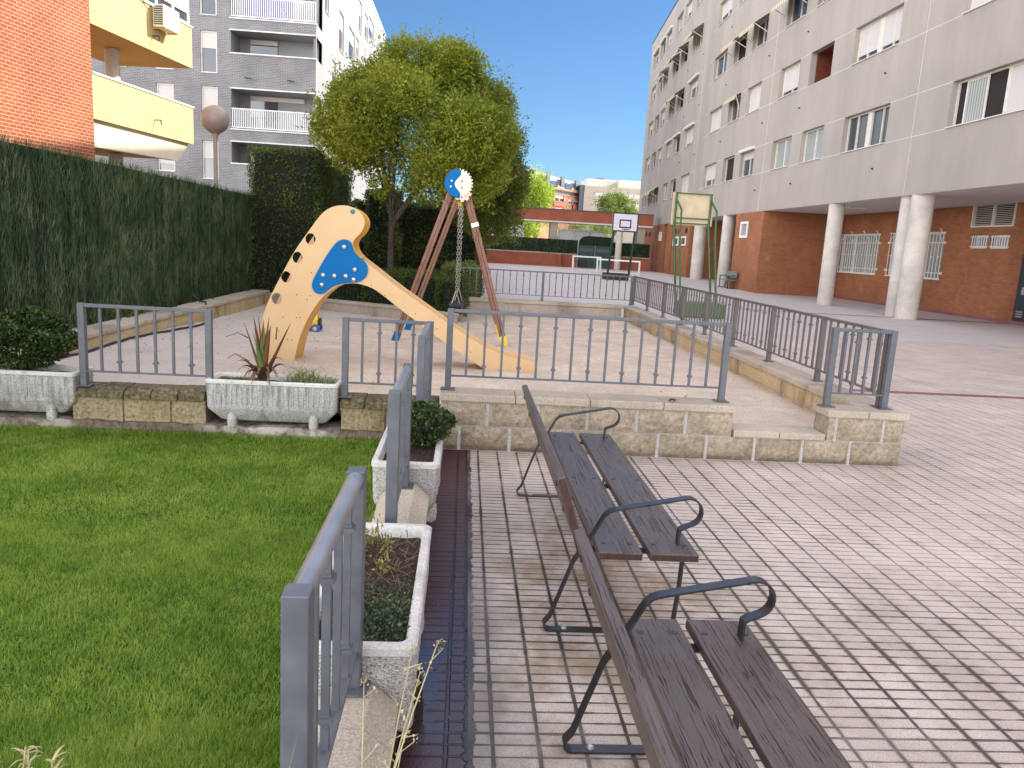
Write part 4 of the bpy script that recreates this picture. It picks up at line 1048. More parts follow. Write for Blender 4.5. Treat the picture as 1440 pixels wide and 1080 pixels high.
V = np.empty((n, 4, 3)); V[:, 0] = C - D * L[:, None] / 2; V[:, 1] = C + S * w[:, None]; V[:, 2] = C + D * L[:, None] / 2; V[:, 3] = C - S * w[:, None]
np_mesh('heather_twigs', V.reshape(-1, 3), 4, M['wicker'], scn)
P = np.stack([rs.uniform(-4.72, -4.55, 2600), rs.uniform(7.5, 17.5, 2600), .38 + np.abs(rs.normal(0, .05, 2600))], 1); k = fbm(P, 1.3) > -.05
setp(leaf_mesh('ivy_edging', P[k], .035, M['leaf_lowhedge'], None, .7, .6, rs=rs), 'pale and green creeping leaves at the foot of the heather screen', 'ground cover', kind='stuff')

def hedge(name, label, boxes, n, size, mat, seed, rough=.05, gap=.1, cat='hedge'):
    rs = np.random.RandomState(seed); b0 = boxes[0]
    t = thing(name, label, cat, ((b0[0] + b0[1]) / 2, (b0[2] + b0[3]) / 2, b0[4]))
    core = MB(); Ps = []; Ns = []
    ar = []
    for x0, x1, y0, y1, z0, z1 in boxes:
        core.box(x0 + .12, x1 - .12, y0 + .12, y1 - .12, z0, z1 - .12)
        ar.append(((x1 - x0) * (z1 - z0) * 1. + (y1 - y0) * (z1 - z0) * 2 + (x1 - x0) * (y1 - y0)))
    for (x0, x1, y0, y1, z0, z1), A in zip(boxes, np.array(ar) / sum(ar)):
        k = int(n * A); f = rs.choice(4, k, p=np.array([(x1 - x0) * (z1 - z0), (y1 - y0) * (z1 - z0), (y1 - y0) * (z1 - z0), (x1 - x0) * (y1 - y0)]) / ((x1 - x0) * (z1 - z0) + 2 * (y1 - y0) * (z1 - z0) + (x1 - x0) * (y1 - y0)))
        P = np.stack([rs.uniform(x0, x1, k), rs.uniform(y0, y1, k), rs.uniform(z0, z1, k)], 1); N = np.zeros((k, 3))
        P[f == 0, 1] = y0; N[f == 0, 1] = -1; P[f == 1, 0] = x1; N[f == 1, 0] = 1; P[f == 2, 0] = x0; N[f == 2, 0] = -1; P[f == 3, 2] = z1; N[f == 3, 2] = 1
        h = fbm(P, 1.6, seed); h2 = fbm(P, 6., seed + 1)
        P += N * (h * rough + h2 * rough * .5 + rs.uniform(-.1, .04, k))[:, None]
        # soften corners
        Ps.append(P[h2 > np.quantile(h2, gap)]); Ns.append(N[h2 > np.quantile(h2, gap)])
    core.build('inner_branches', M['hedge_core'], t)
    leaf_mesh('foliage', np.concatenate(Ps), size, mat, t, .5, .35, np.concatenate(Ns), rs)
    return t
hedge('clipped_hedge', 'tall square clipped cypress hedge at the end of the heather screen', [(-4.75, -3.3, 17.15, 22.5, .25, 3.42)], 75000, .05, M['leaf_hedge'], 3, .05)
hedge('dark_hedge', 'dark hedge behind the tree trunk and the swing', [(-3.6, .5, 24.5, 26, 0, 2.75), (-3.1, -2.1, 23.6, 25, 0, 3.05)], 34000, .08, M['leaf_hedge'], 6, .14)
hedge('court_hedge', 'dark hedge running along the left side of the ball court', [(-.9, .35, 27, 61, 0, 2.3)], 26000, .13, M['leaf_hedge'], 9, .15)
pl = [(-4.2, 17.3), (-2.8, 16.35), (-1.2, 15.5), (-.15, 14.65)]
hedge('low_hedge', 'low clipped hedge behind the pale low wall under the tree', [(-4.0, -2.9, 16.9, 18., .2, 1.0), (-3.0, -2.0, 16.3, 17.4, .2, .98), (-2.1, -1.2, 15.9, 17., .2, .98), (-1.3, -.5, 15.45, 16.6, .2, 1.02), (-.55, .05, 15.0, 16.3, .2, .98)], 22000, .045, M['leaf_lowhedge'], 12, .07)
hedge('lit_tint_shrub', 'shrub with sunlight painted into its green at the left end of the far railing', [(-.5, .25, 17.4, 19.5, 0, 1.12)], 7000, .06, M['leaf_bg'], 14, .12, cat='shrub')  # lit end of the low hedge: light put into a paler leaf colour

def tree(name, label, base, trunk_h, lobes, n, size, mat, seed, tr=.1, gap=.2, limbs=9, inner=.45, gscale=1.6):
    rs = np.random.RandomState(seed); t = thing(name, label, 'tree', base)
    m = MB(); b = Vector(base); tp = b + Vector((.05, 0, trunk_h))
    m.tube([b - Vector((0, 0, .1)), b + Vector((0, 0, .05)), b.lerp(tp, .35) + Vector((.02, 0, 0)), b.lerp(tp, .7), tp], [tr * 1.5, tr * 1.2, tr, tr * .9, tr * .85], 10)
    big = sorted(lobes, key=lambda l: -l[3])[:limbs]
    for i, l in enumerate(big):
        e = Vector(l[:3]); s = b.lerp(tp, .82 + .18 * rs.uniform()); k1 = s.lerp(e, .35) + Vector((rs.normal(0, .06), rs.normal(0, .06), .06)); k2 = s.lerp(e, .7) + Vector((rs.normal(0, .1), rs.normal(0, .1), .05))
        m.tube([s, k1, k2, e], [tr * .55, tr * .4, tr * .25, tr * .08], 7)
        for j in range(4):
            u = k2.lerp(e, rs.uniform(0, .8)); v = u + Vector(rs.normal(0, 1, 3)).normalized() * l[3] * .8
            m.tube([u, u.lerp(v, .5) + Vector((0, 0, .04)), v], [tr * .16, tr * .1, tr * .04], 5)
    m.build('trunk', M['bark'], t, smooth=True)
    P, N = shell_pts(n, lobes, rs, inner, gap, gscale, seed)
    # loose shoots standing out of the outline
    ns = int(n / 60); j = rs.choice(len(P), ns); q = P[j]; nn = N[j] + rs.normal(0, .45, (ns, 3)) + np.array([0, 0, .5]); nn /= np.linalg.norm(nn, axis=1)[:, None]
    ln = rs.uniform(1.5, 6., ns) * size; SP = []; SN = []
    for u in np.linspace(.1, 1., 7): SP.append(q + nn * (ln * u)[:, None] + rs.normal(0, size * .3, (ns, 3))); SN.append(nn)
    P = np.concatenate([P] + SP); N = np.concatenate([N] + SN)
    leaf_mesh('crown', P, size, mat, t, .42, .1, N, rs)
    return t
def dome(c, R, k, seed, lr=(.3, .46), zmin=-.6):
    rs = np.random.RandomState(seed); L = [(c[0], c[1], c[2], R[0] * .72, R[1] * .72, R[2] * .74)]
    while len(L) < k:
        d = rs.normal(size=3); d /= np.linalg.norm(d)
        if d[2] < zmin: continue
        f = rs.uniform(*lr); s = 1 - f * .75
        L.append((c[0] + d[0] * R[0] * s, c[1] + d[1] * R[1] * s, c[2] + d[2] * R[2] * s, R[0] * f, R[1] * f, R[2] * f))
    return L
T1 = dome((-1.05, 17.6, 4.05), (2.05, 1.95, 1.85), 40, 2, (.22, .38)) + [(-3.0, 17.5, 4.15, .55, .6, .5), (-3.15, 17.4, 3.75, .4, .5, .4), (-2.6, 17.3, 3.3, .45, .5, .35), (-2.2, 17.3, 4.9, .6, .6, .5), (-1.4, 17.5, 5.55, .55, .6, .35), (-.3, 17.5, 5.15, .6, .6, .45), (.35, 17.4, 3.2, .6, .7, .55), (-.1, 17.3, 2.75, .6, .6, .4), (.6, 17.6, 3.9, .5, .6, .5), (-.9, 17.2, 2.75, .6, .6, .35), (-1.9, 17.3, 2.75, .35, .4, .3)]
tree('round_crowned_tree', 'round crowned yellowish green tree behind the slide and swing', (-1.74, 17.5, .1), 2.15, T1, 125000, .082, M['leaf_tree'], 5, .075, .06, 10, .35)
T2 = dome((.35, 21.5, 3.5), (1.3, 1.6, 1.75), 26, 4, (.25, .4)) + [(.95, 21.5, 2.6, .65, .7, .7), (.6, 21.2, 2.0, .6, .6, .45), (1.1, 21.5, 2.15, .45, .5, .5), (1.15, 21.6, 3.4, .5, .6, .6), (.3, 21, 2.3, .7, .7, .5), (-.2, 21.3, 4.9, .6, .6, .5), (.6, 21.5, 4.6, .6, .6, .5)]
tree('dense_tree', 'denser darker tree just right of the round crowned tree', (.3, 21.6, 0), 1.9, T2, 48000, .085, M['leaf_tree2'], 7, .12, .1, 8)
tree('lime_tree', 'bright lime green sunlit tree beyond the brick portico', (8.0, 92, 0), 4.5, dome((7.6, 92, 6.6), (2.6, 2.6, 3.8), 22, 8), 15000, .26, M['leaf_lime'], 9, .18, .12, 6)
tree('lime_tree', 'lime green tree seen through the portico left of the grey pillar', (5.2, 84, 0), 1.6, dome((5.2, 84, 3.4), (2.6, 2.5, 2.3), 16, 18), 8000, .26, M['leaf_lime'], 19, .15, .1, 5)
tree('street_tree', 'green round tree beyond the portico above the basketball board', (18.5, 98, 0), 4.2, dome((18.3, 98, 6.4), (3.2, 2.8, 2.4), 20, 10), 14000, .26, M['leaf_bg'], 11, .18, .16, 6)
tree('street_tree', 'pale green tree seen under the portico right of the gate', (12.5, 82, 0), 1.6, dome((12.6, 82, 3.), (3., 2.5, 2.), 14, 20), 7000, .25, M['leaf_bg'], 21, .15, .2, 5)

# ------------------------------------------------------------------ street lamp
lp = thing('street_lamp', 'globe street lamp with dusty brown ball behind the heather screen', 'street lamp', (-6.95, 22, 0))
m = MB(); m.lathe([(.09, 0), (.09, .4), (.06, .5), (.055, 4.05), (.075, 4.12), (.1, 4.2)], (-6.95, 22, 0), 14); m.build('pole', M['lamppost'], lp, smooth=True)
m = MB(); m.lathe([(.37 * math.sin(a), .37 - .37 * math.cos(a)) for a in np.linspace(.3, PI - .02, 18)], (-6.95, 22, 4.18), 28); m.build('globe', M['lampglobe'], lp, smooth='all')
m = MB(); m.lathe([(.1, 0), (.16, .03), (.15, .06)], (-6.95, 22, 4.18), 16); m.build('globe_collar', M['lamppost'], lp, smooth=True)
# ------------------------------------------------------------------ buildings: facade frames
def breaks(lo, hi, holes, i0, i1, step):
    s = {lo, hi}
    for h in holes: s |= {h[i0], h[i1]}
    s = sorted(v for v in s if lo <= v <= hi); out = [s[0]]
    for v in s[1:]:
        n = max(1, math.ceil((v - out[-1]) / step)); a = out[-1]
        out += [a + (v - a) * k / n for k in range(1, n + 1)]
    return out
def wall_holes(mb, F, a0, a1, z0, z1, holes, depth=.22, step=6., rev=True):
    A = breaks(a0, a1, holes, 0, 1, step); Z = breaks(z0, z1, holes, 2, 3, 50)
    for s, t in zip(A[:-1], A[1:]):
        for u, v in zip(Z[:-1], Z[1:]):
            ca, cz = (s + t) / 2, (u + v) / 2
            if any(h[0] < ca < h[1] and h[2] < cz < h[3] for h in holes): continue
            mb.quad(F(s, u, 0), F(t, u, 0), F(t, v, 0), F(s, v, 0))
    if rev:
        for h in holes:
            a, b, c, d = h[:4]
            mb.quad(F(a, c, 0), F(b, c, 0), F(b, c, depth), F(a, c, depth)); mb.quad(F(a, d, 0), F(b, d, 0), F(b, d, depth), F(a, d, depth))
            mb.quad(F(a, c, 0), F(a, d, 0), F(a, d, depth), F(a, c, depth)); mb.quad(F(b, c, 0), F(b, d, 0), F(b, d, depth), F(b, c, depth))
def window(root, F, a0, a1, z0, z1, kind='glass', depth=.16, shut=0., panes=2, fr=.05, frame='offwhite', sill=True):
    m = MB(); d0, d1 = depth - .03, depth + .03
    for s, t, u, v in ((a0, a0 + fr, z0, z1), (a1 - fr, a1, z0, z1), (a0 + fr, a1 - fr, z0, z0 + fr), (a0 + fr, a1 - fr, z1 - fr, z1)): m.fbox(F, s, t, u, v, d0, d1)
    if kind == 'double':
        c = (a0 + a1) / 2; m.fbox(F, c - .15, c + .15, z0 + fr, z1 - fr, d0 - .01, d1 + .01)
        for q in ((a0 + c - .15) / 2, (a1 + c + .15) / 2): m.fbox(F, q - .025, q + .025, z0 + fr, z1 - fr, d0 + .005, d1 + .005)
    elif kind != 'dark':
        for k in range(1, panes): q = a0 + (a1 - a0) * k / panes; m.fbox(F, q - .03, q + .03, z0 + fr, z1 - fr, d0 + .004, d1 + .004)
    if sill: m.fbox(F, a0 + .01, a1 - .01, z0 + .001, z0 + .03, -.05, d0 - .002)
    o = m.build('window', M[frame], root)
    m = MB(); m.fbox(F, a0 + .01, a1 - .01, z0 + .01, z1 - .01, depth + .035, depth + .045)
    m.build('pane', M['dark' if kind == 'dark' else 'curtain' if kind == 'curtain' else 'glass'], o)
    if shut > 0:
        zz = z1 - fr - (z1 - z0 - 2 * fr) * shut; m = MB()
        if kind == 'double':
            c = (a0 + a1) / 2; m.fbox(F, a0 + fr, c - .15, zz, z1 - fr, depth + .0, depth + .02); m.fbox(F, c + .15, a1 - fr, zz + .03, z1 - fr, depth + .0, depth + .02)
        else: m.fbox(F, a0 + fr, a1 - fr, zz, z1 - fr, depth + .0, depth + .02)
        m.build('shutter', M['shutter'], o)
    return o
def awning(root, F, a0, a1, z1, out, drop, closed=False):
    m = MB()
    if closed:
        m.fbox(F, a0 - .05, a1 + .05, z1 - .06, z1 + .08, -.14, -.003); return m.build('awning', M['offwhite'], root)
    m.hexa([F(a0, z1 - drop, -out), F(a1, z1 - drop, -out), F(a1, z1 + .02, -.02), F(a0, z1 + .02, -.02), F(a0, z1 - drop + .02, -out), F(a1, z1 - drop + .02, -out), F(a1, z1 + .05, -.02), F(a0, z1 + .05, -.02)])
    m.fbox(F, a0, a1, z1 - drop - .2, z1 - drop, -out - .015, -out)
    o = m.build('awning', M['awning'], root)
    m = MB()
    for a in (a0 + .04, a1 - .04): m.bar(F(a, z1 - drop, -out + .02), F(a, z1 - .85, -.02), .03)
    m.build('awning_arm', M['offwhite'], o); return o

# ------------------------------------------------------------------ right apartment building
def kf(s): return 1. + max(0., s - 37.) ** 2 * .000224
def FA(s, z, d=0.): k = kf(s); return (14.3 * k + d, s * k, z)
rb_ = thing('apartment_building', 'long grey rendered apartment block on round columns over a brick ground floor', 'building', (16, 40, 0))
SILL = [5.87, 9.1, 12.25, 15.4, 18.5]; WH = 1.35; TOP = 21.4
CS = {'A': (18.95, 23.28), 'b': (26.72, 29.95), 'c': (31.65, 33.74), 'd': (34.8, 36.95), 'e': (39.3, 41.25), 'f': (42.22, 44.05), 'g': (45.3, 47.6), 'h': (50.7, 52.82), 'i': (53.93, 55.5), 'j': (56.05, 57.6), 'k': (58.88, 60.25), 'l': (60.65, 61.95), 'm': (62.55, 64.05)}
ST = {  # row: column -> (kind, shutter, awning)
 0: dict(A=('A', 0, 0), b=('double', 0, 0), c=('curtain', 0, 0), d=('curtain', 0, 0), e=('glass', .3, 'box'), f=('dark', 0, 0), g=('glass', .68, 0), h=('glass', 1, 0), i=('dark', 0, 0), j=('curtain', 0, 0), k=('glass', 0, 'out'), l=('glass', .4, 'out'), m=('glass', 0, 0)),
 1: dict(A=('double', .95, 0), b=('double', .82, 0), c=('hole', 0, 0), d=('glass', .8, 0), e=('glass', 1, 0), f=('glass', 0, 'fold'), g=('glass', 1, 0), h=('glass', .8, 'box'), i=('dark', 0, 'box'), j=('curtain', .3, 'box'), k=('glass', .6, 0), l=('dark', 0, 0), m=('glass', .4, 0)),
 2: dict(A=('double', .9, 0), b=('double', .5, 0), c=('glass', .3, 'out'), d=('glass', 0, 'out'), e=('glass', 0, 'out'), f=('dark', 0, 'out'), g=('glass', 0, 0), h=('glass', .35, 'box'), i=('dark', 0, 'out'), j=('curtain', .0, 'out'), k=('glass', .5, 0), l=('dark', 0, 0), m=('glass', .4, 0)),
 3: dict(d=('glass', .5, 0), e=('glass', .2, 0), f=('dark', 0, 0), g=('glass', .6, 0), h=('curtain', 0, 'out'), i=('dark', 0, 'out'), j=('dark', 0, 'out'), k=('curtain', .3, 'out'), l=('dark', 0, 0), m=('glass', .3, 0)),
 4: dict(g=('glass', .5, 0), h=('glass', .2, 0), i=('glass', .5, 0), j=('curtain', 0, 0), k=('curtain', .4, 'box'), l=('dark', 0, 'box'), m=('glass', .2, 'box'))}
holes = []
for r, row in ST.items():
    for c in row: holes.append((*CS[c], SILL[r], SILL[r] + WH))
m = MB(); wall_holes(m, FA, -12., 65.1, 4.0, TOP, holes, .27, 3.); fw = m.build('facade_wall', M['facade'], rb_, fix=False)
# far end wall, roof, rear volume
m = MB(); bp_ = [-12., 2., 14., 22., 30., 37.] + list(np.linspace(40, 65.1, 10)); ring = []
for s, t in zip(bp_[:-1], bp_[1:]):
    m.add([FA(s, 4.05, 4.2), FA(t, 4.05, 4.2), FA(t, TOP, 4.2), FA(s, TOP, 4.2)], [(0, 1, 2, 3)])
    m.quad(FA(s, TOP, 0), FA(t, TOP, 0), FA(t, TOP, 11), FA(s, TOP, 11)); m.quad(FA(s, -.1, 11), FA(t, -.1, 11), FA(t, TOP, 11), FA(s, TOP, 11))
m.quad(FA(65.1, -.1, 0), FA(65.1, -.1, 11), FA(65.1, TOP, 11), FA(65.1, TOP, 0)); m.quad(FA(-12, 4., 0), FA(-12, 4., 11), FA(-12, TOP, 11), FA(-12, TOP, 0))
m.build('rear_wall', M['facade'], rb_, fix=False)
m = MB()
for s, t in zip(bp_[:-1], bp_[1:]): m.quad(FA(s, TOP + .003, -.04), FA(t, TOP + .003, -.04), FA(t, TOP + .003, .3), FA(s, TOP + .003, .3)); m.quad(FA(s, TOP - .1, -.04), FA(t, TOP - .1, -.04), FA(t, TOP + .003, -.04), FA(s, TOP + .003, -.04))
m.build('roof_coping', M['slate'], rb_, fix=False)
m = MB()
for s, t in zip(bp_[:-1], bp_[1:]): m.quad(FA(s, 4.0, 0), FA(t, 4.0, 0), FA(t, 4.08, 11), FA(s, 4.08, 11))
m.build('porch_ceiling', M['soffit'], rb_, fix=False)
# pale joints in the render
m = MB()
for r, z0 in enumerate(SILL):
    for zz in (z0, z0 + WH):
        cuts = sorted(CS[c] for c in ST[r]); a = -12.
        for c0, c1 in cuts + [(65.1, 66.)]:
            n = max(1, int((c0 - a) / 3))
            for k in range(n): m.fbox(FA, a + (c0 - a) * k / n, a + (c0 - a) * (k + 1) / n, zz - .012, zz + .012, -.003, .02)
            a = c1
for s in (25.1, 37.9, 49.6): m.fbox(FA, s - .012, s + .012, 4.0, TOP - .1, -.004, .02)
m.build('render_joint', M['joint'], rb_)
for s in (27.3, 34.3, 38.6, 44.9, 50, 53.4):
    for r in range(4): m = MB(); m.tube([FA(s, SILL[r] - .8, .05), FA(s, SILL[r] - .8, -.06)], .03, 8); m.build('drain_spout', M['iron'], rb_)
for r, row in ST.items():
    for c, (kind, sh, aw) in row.items():
        a0, a1 = CS[c]; z0 = SILL[r]; z1 = z0 + WH
        if kind == 'A':
            o = window(rb_, FA, 21.05, a1, z0, z1, 'dark', .22, 0, 1)
            m = MB()
            for s, t, u, v in ((21.9, 21.96, z0 + .05, z1 - .05), (22.8, 22.86, z0 + .05, z1 - .05), (21.96, 22.8, z0 + .05, z0 + .1), (21.96, 22.8, z1 - .1, z1 - .05)): m.fbox(FA, s, t, u, v, .195, .23)
            m.build('sash', M['offwhite'], o); m = MB(); m.fbox(FA, 21.96, 22.8, z0 + .1, z1 - .1, .21, .216); m.build('sash_glass', M['curtain'], o)
            o = window(rb_, FA, a0, 21.05, z0, z1, 'glass', .22, 1., 1)
            continue
        if kind == 'hole':
            m = MB(); m.quad(FA(a0, z0, 1.2), FA(a1, z0, 1.2), FA(a1, z1, 1.2), FA(a0, z1, 1.2)); m.quad(FA(a0, z0, .27), FA(a0, z1, .27), FA(a0, z1, 1.2), FA(a0, z0, 1.2)); m.quad(FA(a1, z0, .27), FA(a1, z1, .27), FA(a1, z1, 1.2), FA(a1, z0, 1.2)); m.quad(FA(a0, z1, .27), FA(a1, z1, .27), FA(a1, z1, 1.2), FA(a0, z1, 1.2)); m.quad(FA(a0, z0, .27), FA(a1, z0, .27), FA(a1, z0, 1.2), FA(a0, z0, 1.2))
            o = m.build('drying_gallery', M['darkred'], rb_, fix=False); m = MB(); m.fbox(FA, a0 + .01, a0 + 1.3, z0 + .02, z1 - .25, 1.15, 1.19); m.build('gallery_door', M['dark'], o)
            continue
        window(rb_, FA, a0, a1, z0, z1, kind, .22, sh, 2)
        if aw == 'out': awning(rb_, FA, a0 - .05, a1 + .05, z1, .75, .5)
        elif aw == 'box': awning(rb_, FA, a0, a1, z1, 0, 0, True)
        elif aw == 'fold': awning(rb_, FA, a0 - .02, a1 + .02, z1, .3, .12)
# columns
for s, r, dx in ((24.5, .35, .35), (25.32, .33, .45), (30.3, .3, .32), (42.9, .34, .3), (48.05, .4, .3)):
    k = kf(s); m = MB(); x, y = 14.3 * k + dx, s * k
    m.lathe([(r, zg(y) - .02), (r, 1.2), (r + .001, 1.205), (r, 1.21), (r, 2.6), (r, 4.03)], (x, y, 0), 28); m.build('column', M['column'], rb_, smooth=True)
# ground floor brick: recessed wall, pillar, flush part
FW = lambda s, z, d=0.: (18.4 + d, s, z)
gh = [(33.63, 37.08, 1.28, 3.09), (28.93, 32.66, 1.28, 3.1), (26.43, 27.19, 2.5, 2.96), (25.35, 26.13, 2.5, 2.96), (37.6, 38.25, 2.4, 3.0), (25.25, 27.47, 3.25, 4.08), (22.6, 24.64, -.05, 2.32)]
m = MB(); wall_holes(m, FW, -12., 50., -.1, 4.1, gh, .15, 20.); m.build('brick_wall', M['brick'], rb_, fix=False)
m = MB()
def brick_box(s0, s1, d0, d1): m.fbox(FA, s0, s1, -.1, 4.02, d0, d1)
brick_box(37.1, 40.9, .0, 4.3); m.build('brick_pier', M['brick'], rb_); m = MB()
cuts = [49.4] + list(np.linspace(50.5, 55.1, 5))
for s, t in zip(cuts[:-1], cuts[1:]): brick_box(s, t, 0, 4.4)
brick_box(55.1, 56., .9, 4.4)
cuts = list(np.linspace(56., 65.05, 7))
for s, t in zip(cuts[:-1], cuts[1:]): brick_box(s, t, 0, 4.4)
m.build('brick_pier', M['brick'], rb_)
m = MB(); m.fbox(FW, -12, 50, 0, .12, -.012, -.003); m.build('plinth', M['redstrip'], rb_)
def grille(s0, s1, z0, z1, n, deco=True):
    o = window(rb_, FW, s0, s1, z0, z1, 'curtain', .1, 0, 3 if s1 - s0 > 1 else 1, .06, 'white')
    m = MB()
    for k in range(n + 1):
        a = s0 + (s1 - s0) * k / n; m.fbox(FW, a - .012, a + .012, z0, z1, -.075, -.05)
    for z in ([z0, z1, z0 + .25, z1 - .4] if deco else [z0 + .06, z1 - .06]): m.fbox(FW, s0 - .1, s1 + .1, z - .015, z + .015, -.073, -.052)
    if deco:
        for q in np.linspace(s0 + .15, s1 - .15, 9): m.fbox(FW, q - .06, q + .06, z0 + .85, z0 + .88, -.07, -.055)
        for k in range(3):
            c = s0 + (s1 - s0) * (k + .5) / 3; R = (s1 - s0) / 6.6; pts = [FW(c + R * math.cos(a), z1 - .42 + R * .72 * math.sin(a), -.09) for a in np.linspace(0, PI, 11)]
            m.tube(pts, .014, 5); m.tube([FW(c - R * .8, z1 + .02, -.06), FW(c - R * .8, z1 + .12, -.09), FW(c - R * .6, z1 + .13, -.09)], .018, 5)
        for z in (z0 + .25, z1 - .4):
            for a in (s0 - .12, s1 + .12): m.fbox(FW, a - .03, a + .03, z - .05, z + .05, -.08, -.003)
    m.build('grille', M['white'], o)
grille(33.63, 37.08, 1.28, 3.09, 16); grille(28.93, 32.66, 1.28, 3.1, 17); grille(26.43, 27.19, 2.5, 2.96, 6, False); grille(25.35, 26.13, 2.5, 2.96, 6, False)
window(rb_, FW, 37.6, 38.25, 2.4, 3.0, 'glass', .06, 0, 1, .07, 'white')
m = MB()
for s, t, u, v in ((25.25, 25.31, 3.25, 4.08), (27.41, 27.47, 3.25, 4.08), (25.31, 27.41, 3.25, 3.31), (25.31, 27.41, 4.02, 4.08), (26.34, 26.38, 3.31, 4.02)): m.fbox(FW, s, t, u, v, -.04, .08)
vf = m.build('vent_louvre', M['offwhite'], rb_)
m = MB()
for k in range(11): z = 3.34 + .063 * k; m.hexa([FW(25.31, z, 0), FW(27.41, z, 0), FW(27.41, z + .02, .1), FW(25.31, z + .02, .1), FW(25.31, z + .015, -.0), FW(27.41, z + .015, -.0), FW(27.41, z + .035, .1), FW(25.31, z + .035, .1)])
m.build('slat', M['offwhite'], vf); m = MB(); m.fbox(FW, 25.31, 27.41, 3.31, 4.02, .12, .13); m.build('vent_back', M['dark'], vf)
m = MB(); m.fbox(FW, 22.62, 24.62, -.05, 2.3, .04, .1); dr = m.build('door', M['navy'], rb_)
m = MB(); m.fbox(FW, 24.2, 24.4, 1.0, 1.25, .02, .038); m.fbox(FW, 24.24, 24.36, 1.06, 1.12, -.02, .019); m.build('handle', M['galv'], dr)
m = MB()
for z in (.25, .33, .41): m.fbox(FW, 24.2, 24.5, z, z + .05, .02, .038)
m.build('door_vent', M['lamppost'], dr)
def FAw(dd): return lambda s, z, d=0.: FA(s, z, d - dd)
window(rb_, FAw(.02), 38.95, 40.0, 2.72, 3.55, 'curtain', -.02, 0, 1, .12, 'white', False)
for s0, s1 in ((50.0, 51.3), (51.75, 53.1)): window(rb_, FAw(.02), s0, s1, 2.3, 2.95, 'glass', -.02, 0, 1, .12, 'white', False)
window(rb_, FAw(.02), 56.5, 57.2, 2.7, 3.4, 'curtain', -.02, 0, 1, .12, 'white', False)
m = MB()
for s in (60.0, 61.2, 49.9, 51.5, 52.5): m.fbox(FA, s, s + .55, 3.15, 3.5, -.012, -.003)
m.build('air_brick', M['dark'], rb_)
m = MB(); m.fbox(FA, 58.75, 58.95, .2, 2.4, -.05, -.003); m.fbox(FA, 53.45, 53.6, .2, 4.0, -.05, -.003); m.build('downpipe', M['brick_red'], rb_)
m = MB(); m.box(15.6, 16.3, 31.2, 31.55, 3.96, 4.005); m.build('ceiling_light', M['white'], rb_)

# ------------------------------------------------------------------ orange brick building on the left
ob = thing('apartment_building', 'orange brick building with yellow balconies rising behind the heather screen', 'building', (-10, 21.7, 0))
ce = Vector((-10., 21.7)); ev = Vector((.171, .985)); nv = Vector((-.985, .171))
def FO(s, z, d=0.): p = ce + ev * s + nv * d; return (p.x, p.y, z)
oh = [(-5.1, -2.05, 7.42, 9.6)]
m = MB(); wall_holes(m, FO, -14, 0, -.1, 15, oh, .2, 20); m.quad(FO(0, -.1, 0), FO(0, -.1, 9), FO(0, 15, 9), FO(0, 15, 0)); m.quad(FO(-14, 15, 0), FO(0, 15, 0), FO(0, 15, 9), FO(-14, 15, 9)); m.quad(FO(-14, -.1, 9), FO(0, -.1, 9), FO(0, 15, 9), FO(-14, 15, 9)); m.build('brick_wall', M['brick_l'], ob, fix=False)
window(ob, FO, -5.1, -2.05, 7.42, 9.6, 'glass', .12, .98, 1, .08, 'white')
EL = 5.07
for i, (zb, zt, dp) in enumerate(((4.33, 5.47, 2.7), (6.7, 7.93, 2.7), (9.3, 10.4, 2.7))):
    m = MB(); m.fbox(FO, .003, EL, zb + .003, zt, 0, .14); m.fbox(FO, EL - .14, EL, zb + .003, zt, .1405, dp); m.fbox(FO, .003, EL - .142, zb + .15, zb + .3, .142, dp)
    pb = m.build('balcony', M['yellow'], ob)
    m = MB(); m.fbox(FO, .003, EL + .03, zt + .002, zt + .05, -.03, .17); m.fbox(FO, EL - .17, EL + .03, zt + .002, zt + .05, .171, dp); m.build('capping', M['plaster'], pb)
    m = MB(); m.quad(FO(.003, zb, 0), FO(EL, zb, 0), FO(EL, zb, dp), FO(.003, zb, dp)); m.build('soffit', M['orange'] if i else M['cream_soffit'], pb, fix=False)
    if i < 2:
        m = MB(); m.bar(FO(2.85, zb + .42, 0), FO(2.85, zb + .42, -.2), .03); m.bar(FO(2.85, zb + .42, -.2), FO(2.85, zb + .28, -.2), .03); m.build('drain_spout', M['iron'], pb)
m = MB(); m.hexa([FO(.003, 3.62, .12), FO(EL - .75, 3.72, .12), FO(EL - .75, 3.72, .4), FO(.003, 3.62, .4), FO(.003, 4.325, .12), FO(EL - .1, 4.325, .12), FO(EL - .1, 4.325, .4), FO(.003, 4.325, .4)]); m.build('beam', M['cream_soffit'], ob)
m = MB(); m.quad(FO(.003, 3.7, .4), FO(EL - .8, 3.75, .4), FO(EL - .8, 3.75, 2.6), FO(.003, 3.7, 2.6)); m.build('porch_soffit', M['orange'], ob, fix=False)
m = MB()
for zb, zt in ((0, 3.7), (4.63, 6.69)):
    c = FO(2.7, 0, 1.2); m.lathe([(.2, zb), (.2, zt)], c, 18)
m.build('column', M['column'], ob, smooth=True)
o = window(ob, FO, 2.3, 5.0, 7.99, 9.25, 'glass', .07, .75, 3, .06, 'white', False)
ac = thing('air_conditioner', 'white air conditioning unit hanging on the upper yellow balcony', 'air conditioner', FO(3.2, 7.55, -.2))
m = MB(); m.fbox(FO, 2.75, 3.6, 7.36, 7.98, -.42, -.08); bx_ = m.build('casing', M['acwhite'], ac, bevel=.012)
m = MB()
for k in range(9): m.fbox(FO, 2.738, 2.749, 7.42 + .06 * k, 7.45 + .06 * k, -.39, -.11)
m.build('side_grille', M['iron'], bx_)
